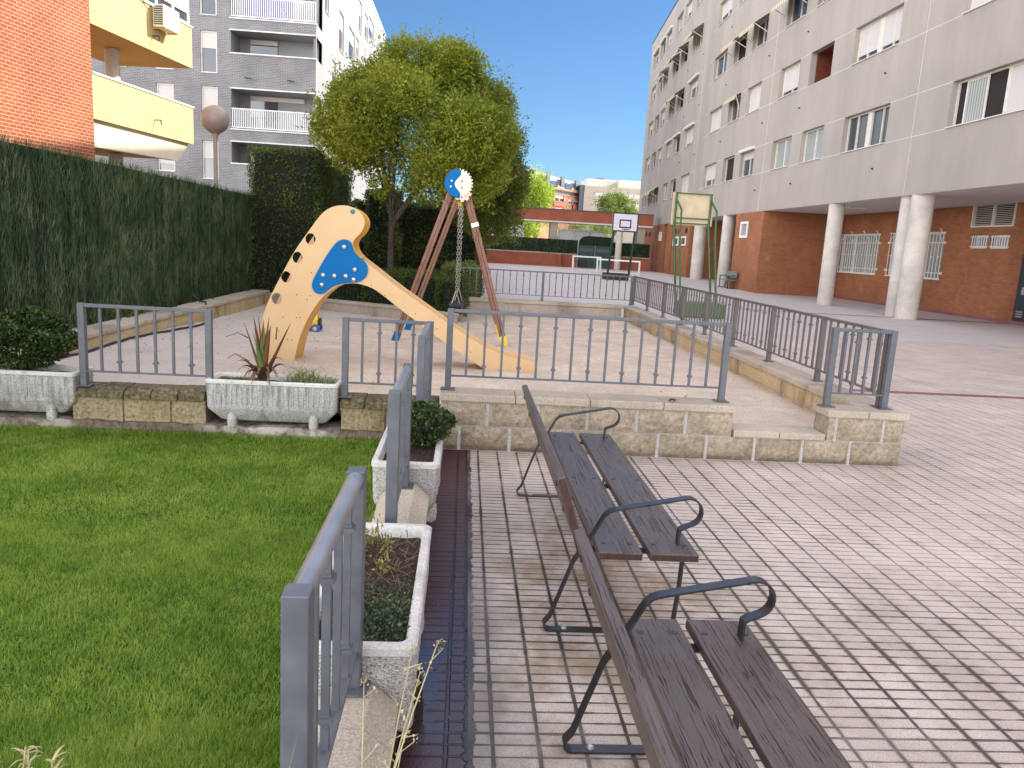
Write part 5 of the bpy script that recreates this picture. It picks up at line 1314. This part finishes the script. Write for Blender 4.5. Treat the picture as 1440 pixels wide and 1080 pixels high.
m = MB(); m.fbox(FO, 2.85, 3.35, 7.42, 7.92, -.428, -.421); m.build('fan_grille', M['offwhite'], bx_)
m = MB()
for s in (2.85, 3.5): m.bar(FO(s, 7.34, 0), FO(s, 7.34, -.42), .03)
m.build('bracket', M['ochre'], ac)
m = MB(); m.tube([FO(2.75, 7.9, -.15), FO(2.4, 7.95, -.05), FO(2.1, 8.1, -.03), FO(1.6, 8.4, -.02)], .02, 6); m.build('pipe', M['white'], ac)

# ------------------------------------------------------------------ grey brick tower
tk = 1.17
def T(x, y, z): return (x * tk, y * tk, 1.65 + (z - 1.65) * tk)
tw = thing('apartment_building', 'grey brick apartment tower with white loggias left of the round tree', 'building', T(-12, 42, 1.65 - 1.65 / tk))
FT = lambda a, z, d=0.: T(a, 40 + d, z)
FTs = lambda a, z, d=0.: T(-7.77 - d, a, z)
P_ = 2.56; lv = [4.92 + P_ * k for k in range(-1, 6)]     # loggia sill levels
th_ = []
for k in range(-1, 5):
    z = 4.92 + P_ * k
    th_.append((-11.85, -7.79, z, z + 1.0 if k % 2 == 0 else z + 1.0))
LG = [(2.36, 3.3), (4.92, 5.92), (6.56, 8.42), (10.1, 11.1), (11.7, 13.6), (15.2, 16.2), (16.8, 18.0)]
holes = [(-11.85, -7.79, a, b) for a, b in LG]
wcol = [(-13.28, -12.5, 4.05, 5.9, .45), (-13.28, -12.5, 6.98, 8.47, .9), (-13.3, -12.5, 9.07, 11.02, .4), (-13.3, -12.5, 11.7, 13.5, .3), (-13.3, -12.5, 14.2, 16.1, .6), (-15.44, -14.6, 6.4, 8.47, .7), (-15.44, -14.6, 4.3, 5.2, .6), (-15.44, -14.6, 9.1, 11., .6), (-17.6, -16.8, 9.07, 10.6, .7), (-17.6, -16.8, 6.5, 8.4, .5)]
m = MB(); wall_holes(m, FT, -22, -7.77, -.6, 18.6, holes + [w_[:4] for w_ in wcol], .15, 30); m.build('brick_wall', M['brick_grey'], tw, fix=False)
for w_ in wcol: window(tw, FT, *w_[:4], 'glass', .1, w_[4], 1, .07, 'offwhite')
swn = [(42.2, 43.3, 12.9, 15.), (46.6, 48.2, 12.1, 14.2), (50.1, 52.6, 12.5, 14.3), (44.5, 45.7, 9.9, 11.1), (53.1, 54.3, 13.2, 14.4), (54.2, 55.5, 15., 17.), (57.1, 58.9, 15.4, 17.), (59.2, 62.2, 16., 17.4), (64., 65.6, 16.2, 17.4), (46.6, 48.2, 9.4, 10.9), (50.2, 52.6, 9.6, 11.4), (57, 59, 12.4, 14.), (46.6, 48.2, 6.8, 8.4), (50.2, 52.6, 6.8, 8.6)]
lgs = [(40.15, 41.45, a, b) for a, b in LG]
m = MB(); wall_holes(m, FTs, 40, 70, -.6, 18.6, swn + lgs, .15, 30); m.quad(FT(-22, 18.6, 0), FT(-7.77, 18.6, 0), FT(-7.77, 18.6, 30), FT(-22, 18.6, 30)); m.quad(FT(-22, -.6, 0), FT(-22, -.6, 30), FT(-22, 18.6, 30), FT(-22, 18.6, 0)); m.quad(FT(-22, -.6, 30), FT(-7.77, -.6, 30), FT(-7.77, 18.6, 30), FT(-22, 18.6, 30)); m.build('white_side_wall', M['tower_render'], tw, fix=False)
for w_ in swn: window(tw, FTs, *w_, 'glass', .1, .4, 1, .07, 'offwhite')
for i, (a, b) in enumerate(LG):
    m = MB(); D = 1.45
    m.quad(FT(-11.85, a, D), FT(-7.75, a, D), FT(-7.75, b, D), FT(-11.85, b, D)); m.quad(FT(-11.85, a, .15), FT(-11.85, b, .15), FT(-11.85, b, D), FT(-11.85, a, D)); m.quad(FT(-11.85, b, .15), FT(-7.78, b, .15), FT(-7.78, b, D), FT(-11.85, b, D)); m.quad(FT(-11.85, a, .15), FT(-7.78, a, .15), FT(-7.78, a, D), FT(-11.85, a, D))
    lo = m.build('loggia', M['tower_render'], tw, fix=False)
    m = MB(); m.fbox(FT, -11.3, -9.95, a + .05, b - .28, D - .06, D - .02); m.build('balcony_door', M['glass'], lo)
    m = MB(); m.fbox(FT, -11.3, -9.95 if i % 2 else -8.6, b - .27 if i % 4 else b - .7, b - .05, D - .08, D - .03); m.build('shutter_box', M['shutter'], lo)
    m = MB(); m.fbox(FT, -11.9, -7.74, b + .002, b + .06, -.06, .1); m.fbox(FT, -11.9, -7.74, a - .06, a - .002, -.05, .1); m.build('slab_edge', M['plaster'], lo)
    if b - a > 1.5:
        m = MB(); zt = a + .95; m.fbox(FT, -11.84, -7.8, zt - .03, zt + .02, .0, .05); m.fbox(FT, -11.84, -7.8, a + .05, a + .09, .0, .05)
        for q in np.linspace(-11.8, -7.82, 46): m.fbox(FT, q - .018, q + .018, a + .09, zt - .03, .01, .04)
        m.build('railing', M['white'], lo)
        if abs(a - 11.7) < .01: m = MB(); m.fbox(FT, -11.3, -8.9, a + .1, zt - .04, .07, .085); m.build('privacy_screen', M['purple'], lo)
m = MB()
for q in (-11.2, -9.15): m.bar(FT(q, 9.0, .02), FT(q + .4, 9.0 - .12, -.35), .06)
m.build('bracket', M['iron'], tw)
m = MB(); m.fbox(FT, -22.05, -7.72, 18.602, 18.72, -.05, .2); m.fbox(FTs, 40.2, 70, 18.602, 18.72, -.05, .2); m.build('roof_coping', M['plaster'], tw)

# ------------------------------------------------------------------ far end of the ball court
Zc = .2
pt = thing('brick_portico', 'long red brick beam on grey pillars closing the ball court', 'portico', (6, 63, Zc))
m = MB(); m.box(-4, 14.9, 62, 64, 3.8, 4.66); m.build('beam', M['brick_red'], pt)
m = MB(); m.box(-4, 14.9, 61.97, 64.03, 3.68, 3.797); m.build('beam_soffit', M['soffit'], pt); m = MB(); m.box(-4, 14.9, 61.95, 64.05, 4.664, 4.74); m.build('capping', M['slate'], pt)
for x in (-3, 6.62, 13.75):
    m = MB(); m.box(x, x + .6, 62.3, 63.4, 0, 3.678); m.build('pillar', M['beige'], pt)
m = MB(); m.lathe([(.26, .1), (.26, 3.678)], (12.1, 61.3, 0), 20); m.build('round_column', M['column'], pt, smooth=True)
cw = thing('brick_wall', 'low red brick wall with buttresses at the end of the ball court', 'wall', (4, 61.9, Zc))
for a0, a1, y in ((-3, 7.55, 61.4), (7.56, 8.9, 61.9), (11.65, 14.8, 61.9)):
    m = MB(); m.box(a0, a1, y, y + .3, .0, 1.2); m.build('wall_panel', M['brick_red'], cw)
    m = MB(); m.box(a0 - .03, a1 + .03, y - .05, y + .35, 1.202, 1.27); m.build('coping', M['coping'], cw)
m = MB()
for x in (3.6, 7.3): m.box(x, x + .25, 61.3, 61.398, .0, 1.2)
m.build('buttress', M['brick_red'], cw)
for nm, a0, a1, lab in (('green_screen', -3, 8.9, 'dark green plastic screen above the brick wall left of the gate'), ('green_screen', 11.65, 14.8, 'dark green plastic screen right of the gate behind the basketball post')):
    scn = thing('green_screen', lab, 'fence', ((a0 + a1) / 2, 62, 1.2)); m = MB(); m.box(a0, a1, 62.0, 62.04, 1.28, 2.36); m.build('screen_panel', M['wicker_base'], scn)
    rs = np.random.RandomState(40); k = int((a1 - a0) * 420); x = rs.uniform(a0, a1, k); z = rs.uniform(1.3, 2.4, k); C = np.stack([x, np.full(k, 61.97), z], 1)
    leaf_mesh('screen_twigs', C, .13, M['wicker'], scn, .2, 1.6, rs=rs)
    for q in np.arange(a0, a1, 1.7): m = MB(); m.box(q, q + .05, 61.9, 61.95, 1.28, 2.55); m.build('post', M['darkgreen'], scn)
gt = thing('metal_gate', 'dark green double gate with arched planted top behind the white goals', 'gate', (10.2, 61.8, Zc))
for a0, a1 in ((8.95, 10.28), (10.32, 11.62)):
    m = MB(); m.box(a0, a1, 61.75, 61.8, .25, 2.0); lf = m.build('gate_leaf', M['darkgreen'], gt); m = MB(); m.box(a0 + .06, a1 - .06, 61.72, 61.748, 1.5, 1.75); m.build('gate_panel', M['slate'], lf)
m = MB(); m.prism([(8.95, 2.0), (11.62, 2.0), (11.62, 2.72), (9.7, 2.76), (9.25, 2.66), (9.0, 2.4)], lambda u, v, d: (u, 61.75 + d, v), 0, .06); m.build('arched_top', M['wicker_base'], gt)
bn = thing('wheeled_bin', 'small dark bin standing in front of the gate behind the goals', 'bin', (9.2, 61, Zc))
m = MB(); m.loft([[(9.0, 60.8, .3), (9.5, 60.8, .3), (9.5, 61.2, .3), (9.0, 61.2, .3)], [(8.95, 60.75, .8), (9.55, 60.75, .8), (9.55, 61.25, .8), (8.95, 61.25, .8)]]); m.build('bin_body', M['black'], bn, bevel=.03)
m = MB(); m.box(8.93, 9.57, 60.73, 61.27, .802, .85); m.build('lid', M['black'], bn)

def goal(label, p0, p1, H, D):
    g_ = thing('football_goal', label, 'goal', (p0[0], p0[1], Zc), 'white mini goals')
    a, b = Vector((p0[0], p0[1], Zc)), Vector((p1[0], p1[1], Zc)); h = Vector((0, 0, H))
    for nm, p, q in (('post', a, a + h), ('post', b, b + h)):
        m = MB(); m.bar(p, q, .09); m.build(nm, M['white'], g_)
    m = MB(); m.bar(a + h - (b - a).normalized() * .045, b + h + (b - a).normalized() * .045, .09); m.build('crossbar', M['white'], g_)
    bk = Vector(D)
    m = MB(); m.bar(a + h, a + bk, .04); m.bar(b + h, b + bk, .04); m.bar(a + bk + Vector((0, 0, .03)), b + bk + Vector((0, 0, .03)), .04); m.build('back_frame', M['white'], g_)
goal('white mini goal standing closer to the green gate', (7.3, 52.6), (9.1, 52.0), .98, (.25, .9, .03))
goal('white mini goal partly behind the basketball post', (8.75, 51.2), (11.3, 49.8), .88, (.3, 1., .03))

def hoop(label, c, W, H, zb, face, front, net=True, colour='greenpaint'):
    """face = +1 the board looks towards +y, -1 towards the camera"""
    h_ = thing('basketball_hoop', label, 'basketball hoop', (c[0], c[1], zg(c[1])), 'basketball hoops')
    x, y = c; z0 = zg(y); d = face
    m = MB(); m.box(x - W / 2, x + W / 2, y - .015, y + .015, zb, zb + H); bd = m.build('backboard', M['board' if front else 'board_back'], h_)
    m = MB(); t_ = .075 * W / 1.5
    yo = y + d * .017
    for a0, a1, b0, b1 in ((x - W / 2, x + W / 2, zb, zb + t_), (x - W / 2, x + W / 2, zb + H - t_, zb + H), (x - W / 2, x - W / 2 + t_, zb + t_, zb + H - t_), (x + W / 2 - t_, x + W / 2, zb + t_, zb + H - t_)): m.box(a0, a1, min(yo, yo + d * .004), max(yo, yo + d * .004), b0, b1)
    w2, z2, h2 = W * .23, zb + H * .2, H * .45
    for a0, a1, b0, b1 in ((x - w2, x + w2, z2, z2 + t_), (x - w2, x + w2, z2 + h2 - t_, z2 + h2), (x - w2, x - w2 + t_, z2 + t_, z2 + h2 - t_), (x + w2 - t_, x + w2, z2 + t_, z2 + h2 - t_)): m.box(a0, a1, min(yo, yo + d * .004), max(yo, yo + d * .004), b0, b1)
    m.build('board_marking', M['black'], bd)
    R = .2; zc = zb + .14; cy = y + d * (R + .1)
    m = MB(); m.tube([(x + R * math.cos(a), cy + R * math.sin(a), zc) for a in np.linspace(0, 2 * PI, 20)], .014, 6); m.bar((x, y, zc), (x, y + d * .1, zc), .1, .03); m.build('hoop_ring', M['greenpaint'] if not front else M['slate'], h_, smooth=True)
    bk = -d
    for s in (-1, 1):
        m = MB(); xs = x + s * W * .42
        m.tube([(xs, y + bk * .06, zb + H), (xs, y + bk * .06, zb - .05), (xs - s * W * .0 + .03, y + bk * .9, z0 + .25)], .036, 8)
        m.tube([(xs, y + bk * .06, zb + H * .8), (xs + .07, y + bk * .45, zb + H * .45), (xs + .05, y + bk * .6, zb - .3), (xs + .05, y + bk * 1.35, z0 + .1)], .03, 8)
        m.build('support_leg', M[colour], h_, smooth=True)
    m = MB()
    for z in (zb + .05, zb + .2, zb + H - .02): m.bar((x - W * .42, y + bk * .06, z), (x + W * .42, y + bk * .06, z), .035)
    m.build('cross_brace', M[colour], h_)
    m = MB(); m.box(x - W * .48, x + W * .48, y + bk * 1.6 - .45, y + bk * 1.6 + .45, z0 + .02, z0 + .4); m.build('counterweight', M['bark'] if front else M['greenpaint'], h_, bevel=.02)
    return h_
hoop('basketball hoop with white board facing the camera at the end of the court', (8.35, 41), 1.4, 1.0, 2.7, -1, True, True, 'darkgreen')
hoop('basketball hoop seen from behind with beige board and green legs', (6.5, 22.4), 1.22, .92, 2.52, 1, False)
# far bench against the pillar
fb = thing('park_bench', 'small greenish bench in front of the brick pillar by the round column', 'bench', (14.35, 40.4, .05))
m = MB(); m.box(13.75, 14.15, 39.6, 41.2, .48, .52); m.build('seat_plank', M['bench_far'], fb); m = MB(); m.bar((14.2, 39.6, .8), (14.2, 41.2, .8), .05, .35, (1, 0, -.2)); m.build('back_plank', M['bench_far'], fb)
m = MB()
for yy in (39.75, 41.05): m.bar((13.8, yy, .05), (13.8, yy, .7), .04); m.bar((14.1, yy, .05), (14.22, yy, .95), .04); m.bar((13.75, yy, .7), (14.15, yy, .74), .04); m.bar((13.75, yy, .09), (14.3, yy, .09), .04)
m.build('iron_frame', M['iron'], fb)

# ------------------------------------------------------------------ things beyond the portico
bk = 1.0
def Bg(k): return lambda x, z, d=0., y=120.: (x * k, (y + d) * k, 1.65 + (z - 1.65) * k)
B = Bg(1.2)
o1 = thing('apartment_building', 'orange brick block with dark dormers far beyond the portico', 'building', B(8, -1.2))
FQ = lambda a, z, d=0.: B(a, z - (a - 17) * .0 + 0., d)
def FQ(a, z, d=0.):   # this facade recedes to the right
    x = 17 - a; y = 120 - x * 1.2
    return B(a, z, d, y + 0.)
oh = [(10.2, 11.3, 8.2, 9.3), (12.6, 14.2, 8.2, 9.4), (16., 16.8, 8.0, 9.1), (12.8, 14.2, 6.4, 7.6), (10.2, 11.2, 6.3, 7.3), (15., 15.7, 8.3, 9.), (14.5, 15.2, 6.5, 7.3)]
m = MB(); wall_holes(m, FQ, -2, 17, -1.2, 10.4, oh, .3, 30); m.quad(FQ(17, -1.2, 0), FQ(17, -1.2, 8), FQ(17, 10.4, 8), FQ(17, 10.4, 0)); m.build('wall', M['brick_far'], o1, fix=False)
for h in oh: window(o1, FQ, *h, 'glass', .25, .35, 2, .06, 'white', False)
m = MB()
for a0, a1, z0 in ((9.7, 11.4, 7.75), (12.5, 14.3, 7.75), (15.9, 16.9, 7.6), (12.6, 14.3, 6.)): m.fbox(FQ, a0, a1, z0, z0 + .75, -.5, -.01)
m.build('balcony', M['redbalc'], o1)
m = MB(); m.fbox(FQ, -2, 17.1, 10.1, 10.4, -.5, .0); m.fbox(FQ, -2, 17.1, 9.45, 9.6, -.2, -.002); m.build('cornice', M['brick_far'], o1)
m = MB(); m.fbox(FQ, -2, 16.9, 9.62, 10.0, -.05, -.01); m.build('window_band', M['slate'], o1)
rfm = MB(); rfm.quad(FQ(-2, 10.4, 0), FQ(17, 10.4, 0), FQ(17, 11.9, 3), FQ(-2, 13.2, 3)); rf = rfm.build('roof', M['lamppost'], o1, fix=False)
for a, z in ((6., 12.4), (8.6, 12.1), (11.1, 11.85), (13.6, 11.65), (16.2, 11.5)):
    m = MB(); m.fbox(FQ, a, a + .62, 10.3, z + .55, .4, 2.4); m.build('dormer', M['slate'], rf)
    m = MB(); m.add([FQ(a + .7, 10.45, .1), FQ(a + 1.9, 10.45, .1), FQ(a + 1.9, 11.3, 2.), FQ(a + .9, 11.5, 2.2)], [(0, 1, 2, 3)]); m.v = [(x, y - .3, z_ + .06) for x, y, z_ in m.v]; m.build('skylight', M['glass'], rf, fix=False)
o2 = thing('apartment_building', 'beige block with a strip of white windows behind the green tree', 'building', B(22, -1.2))
FB2 = lambda a, z, d=0.: B(a, z, d, 118.)
oh = [(19.2 + 1.18 * k, 20.2 + 1.18 * k, z, z + .55) for k in range(6) for z in (9.75, 8.35, 6.95)]
m = MB(); wall_holes(m, FB2, 17.4, 27, -1.2, 11.2, oh, .2, 30); m.quad(FB2(17.4, 11.2, 0), FB2(27, 11.2, 0), FB2(27, 11.2, 8), FB2(17.4, 11.2, 8)); m.build('wall', M['beige'], o2, fix=False)
m = MB(); m.fbox(FB2, 16.7, 17.39, -1.2, 11.3, .2, 8); m.build('stair_tower', M['slate'], o2)
for h in oh: window(o2, FB2, *h, 'glass', .1, .8, 1, .05, 'white', False)
o3 = thing('apartment_building', 'white stepped block rising behind the beige block', 'building', B(23, -1.2))
FB3 = lambda a, z, d=0.: B(a, z, d, 124.)
m = MB(); m.fbox(FB3, 18.9, 28, -1.2, 13., 2, 9); m.fbox(FB3, 23.8, 28, -1.2, 12.9, .0, 1.99); m.build('wall', M['far_white'], o3)
m = MB(); m.add([FB3(21.3, 11.2, 1.97), FB3(23.79, 11.2, 1.97), FB3(23.79, 12.6, 1.97), FB3(23.3, 12.5, 1.97), FB3(22.2, 11.9, 1.97)], [(0, 1, 2, 3, 4)]); m.build('stair_parapet', M['beige'], o3, fix=False)
m = MB(); m.fbox(FB3, 20.6, 21.8, 13.002, 13.25, 3, 4); m.build('roof_unit', M['slate'], o3)
gw_ = thing('garden_wall', 'pale rendered garden wall seen under the brick portico on the left', 'wall', (3, 72, 0))
m = MB(); m.box(-4, 5.2, 72, 72.2, 0, 3.55); m.build('wall_panel', M['plaster'], gw_)
m = MB()
for x in np.arange(-3.5, 5, .45): m.box(x, x + .03, 71.95, 71.99, 2.2, 3.5)
m.build('wall_bars', M['galv'], gw_)
gl = thing('glass_screen', 'pale framed glass screen standing beyond the green fence', 'screen', (9.8, 66.5, 0))
m = MB(); m.box(7.8, 11.8, 66.5, 66.53, .1, 3.2); m.build('glass_pane', M['white'], gl)
m = MB()
for x in (7.75, 9.1, 10.5, 11.8): m.box(x, x + .07, 66.4, 66.48, .1, 3.25)
m.box(7.75, 11.87, 66.4, 66.48, 3.252, 3.32); m.build('frame', M['galv'], gl)
SUN, SKY, SKYMOD, SKYD, EXPO, WHITEN, BACK = 2.1, .15, .2, .2, 2.1, .85, 1.75
# ------------------------------------------------------------------ camera, sun, sky
f_, pit, roll, yaw = 1070.64, .179584, .0574874, .0683198
cy, sy, cp, sp_ = math.cos(yaw), math.sin(yaw), math.cos(pit), math.sin(pit)
fwd = Vector((sy * cp, cy * cp, -sp_)); r0 = Vector((cy, -sy, 0)); u0 = r0.cross(fwd)
c_, s_ = math.cos(roll), math.sin(roll)
rv = r0 * c_ + u0 * s_; uv = -r0 * s_ + u0 * c_
cam = bpy.data.cameras.new('camera'); co = bpy.data.objects.new('camera', cam); COL.objects.link(co)
co.matrix_world = Matrix(((rv.x, uv.x, -fwd.x, 0), (rv.y, uv.y, -fwd.y, 0), (rv.z, uv.z, -fwd.z, 1.65), (0, 0, 0, 1)))
cam.sensor_width = 36; cam.sensor_fit = 'HORIZONTAL'; cam.lens = f_ / 1440 * 36; cam.clip_start = .02; cam.clip_end = 1500
sc.camera = co
sd_ = Vector((1., .3, .73)).normalized()
sun = bpy.data.lights.new('sun', 'SUN'); sun.energy = SUN; sun.angle = math.radians(.5); sun.color = (1., .93, .82)
so = bpy.data.objects.new('sun', sun); COL.objects.link(so); so.rotation_euler = sd_.to_track_quat('Z', 'Y').to_euler(); so.location = (60, 40, 60)
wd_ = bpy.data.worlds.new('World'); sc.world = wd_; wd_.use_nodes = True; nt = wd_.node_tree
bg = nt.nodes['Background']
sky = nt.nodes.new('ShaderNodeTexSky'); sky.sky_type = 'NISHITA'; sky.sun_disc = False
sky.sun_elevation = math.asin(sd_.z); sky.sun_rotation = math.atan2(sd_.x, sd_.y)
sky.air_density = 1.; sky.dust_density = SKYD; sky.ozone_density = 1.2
def wn(t, ins, **p):
    n = nt.nodes.new('ShaderNode' + t)
    for k, v in p.items(): setattr(n, k, v)
    for k, v in ins.items():
        if isinstance(v, bpy.types.NodeSocket): nt.links.new(v, n.inputs[k])
        else: n.inputs[k].default_value = v
    return n
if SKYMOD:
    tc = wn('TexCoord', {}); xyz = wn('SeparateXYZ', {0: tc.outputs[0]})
    # sky dimmed ahead; brightness added overhead and behind to fill the shade
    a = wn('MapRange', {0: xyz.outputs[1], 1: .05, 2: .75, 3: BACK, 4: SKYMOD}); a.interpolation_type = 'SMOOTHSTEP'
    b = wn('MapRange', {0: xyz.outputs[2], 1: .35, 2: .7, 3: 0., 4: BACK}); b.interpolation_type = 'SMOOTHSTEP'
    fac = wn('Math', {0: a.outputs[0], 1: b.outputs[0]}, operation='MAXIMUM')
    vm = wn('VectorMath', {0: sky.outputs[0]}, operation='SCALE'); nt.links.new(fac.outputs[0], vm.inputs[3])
    # the added fill overhead and behind is whitened, the sky ahead tinted bluer
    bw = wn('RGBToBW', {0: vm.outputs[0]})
    wfill = wn('VectorMath', {0: (1.08, 1.0, .94)}, operation='SCALE'); nt.links.new(bw.outputs[0], wfill.inputs[3])
    fm = wn('MapRange', {0: fac.outputs[0], 1: SKYMOD, 2: BACK, 3: 0., 4: WHITEN})
    mx = wn('Mix', {}, data_type='RGBA'); nt.links.new(fm.outputs[0], mx.inputs[0]); cl = wn('VectorMath', {0: vm.outputs[0], 1: (.62, .9, 1.2)}, operation='MULTIPLY'); nt.links.new(cl.outputs[0], mx.inputs[6]); nt.links.new(wfill.outputs[0], mx.inputs[7])
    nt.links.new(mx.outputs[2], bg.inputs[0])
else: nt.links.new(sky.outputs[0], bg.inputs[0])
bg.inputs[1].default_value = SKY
sc.view_settings.view_transform = 'Standard'; sc.view_settings.look = 'None'; sc.view_settings.exposure = EXPO; sc.view_settings.gamma = 1
try: sc.cycles.use_denoising = True
except Exception: pass
sc.cycles.max_bounces = 8; sc.cycles.diffuse_bounces = 4; sc.cycles.caustics_reflective = False; sc.cycles.caustics_refractive = False
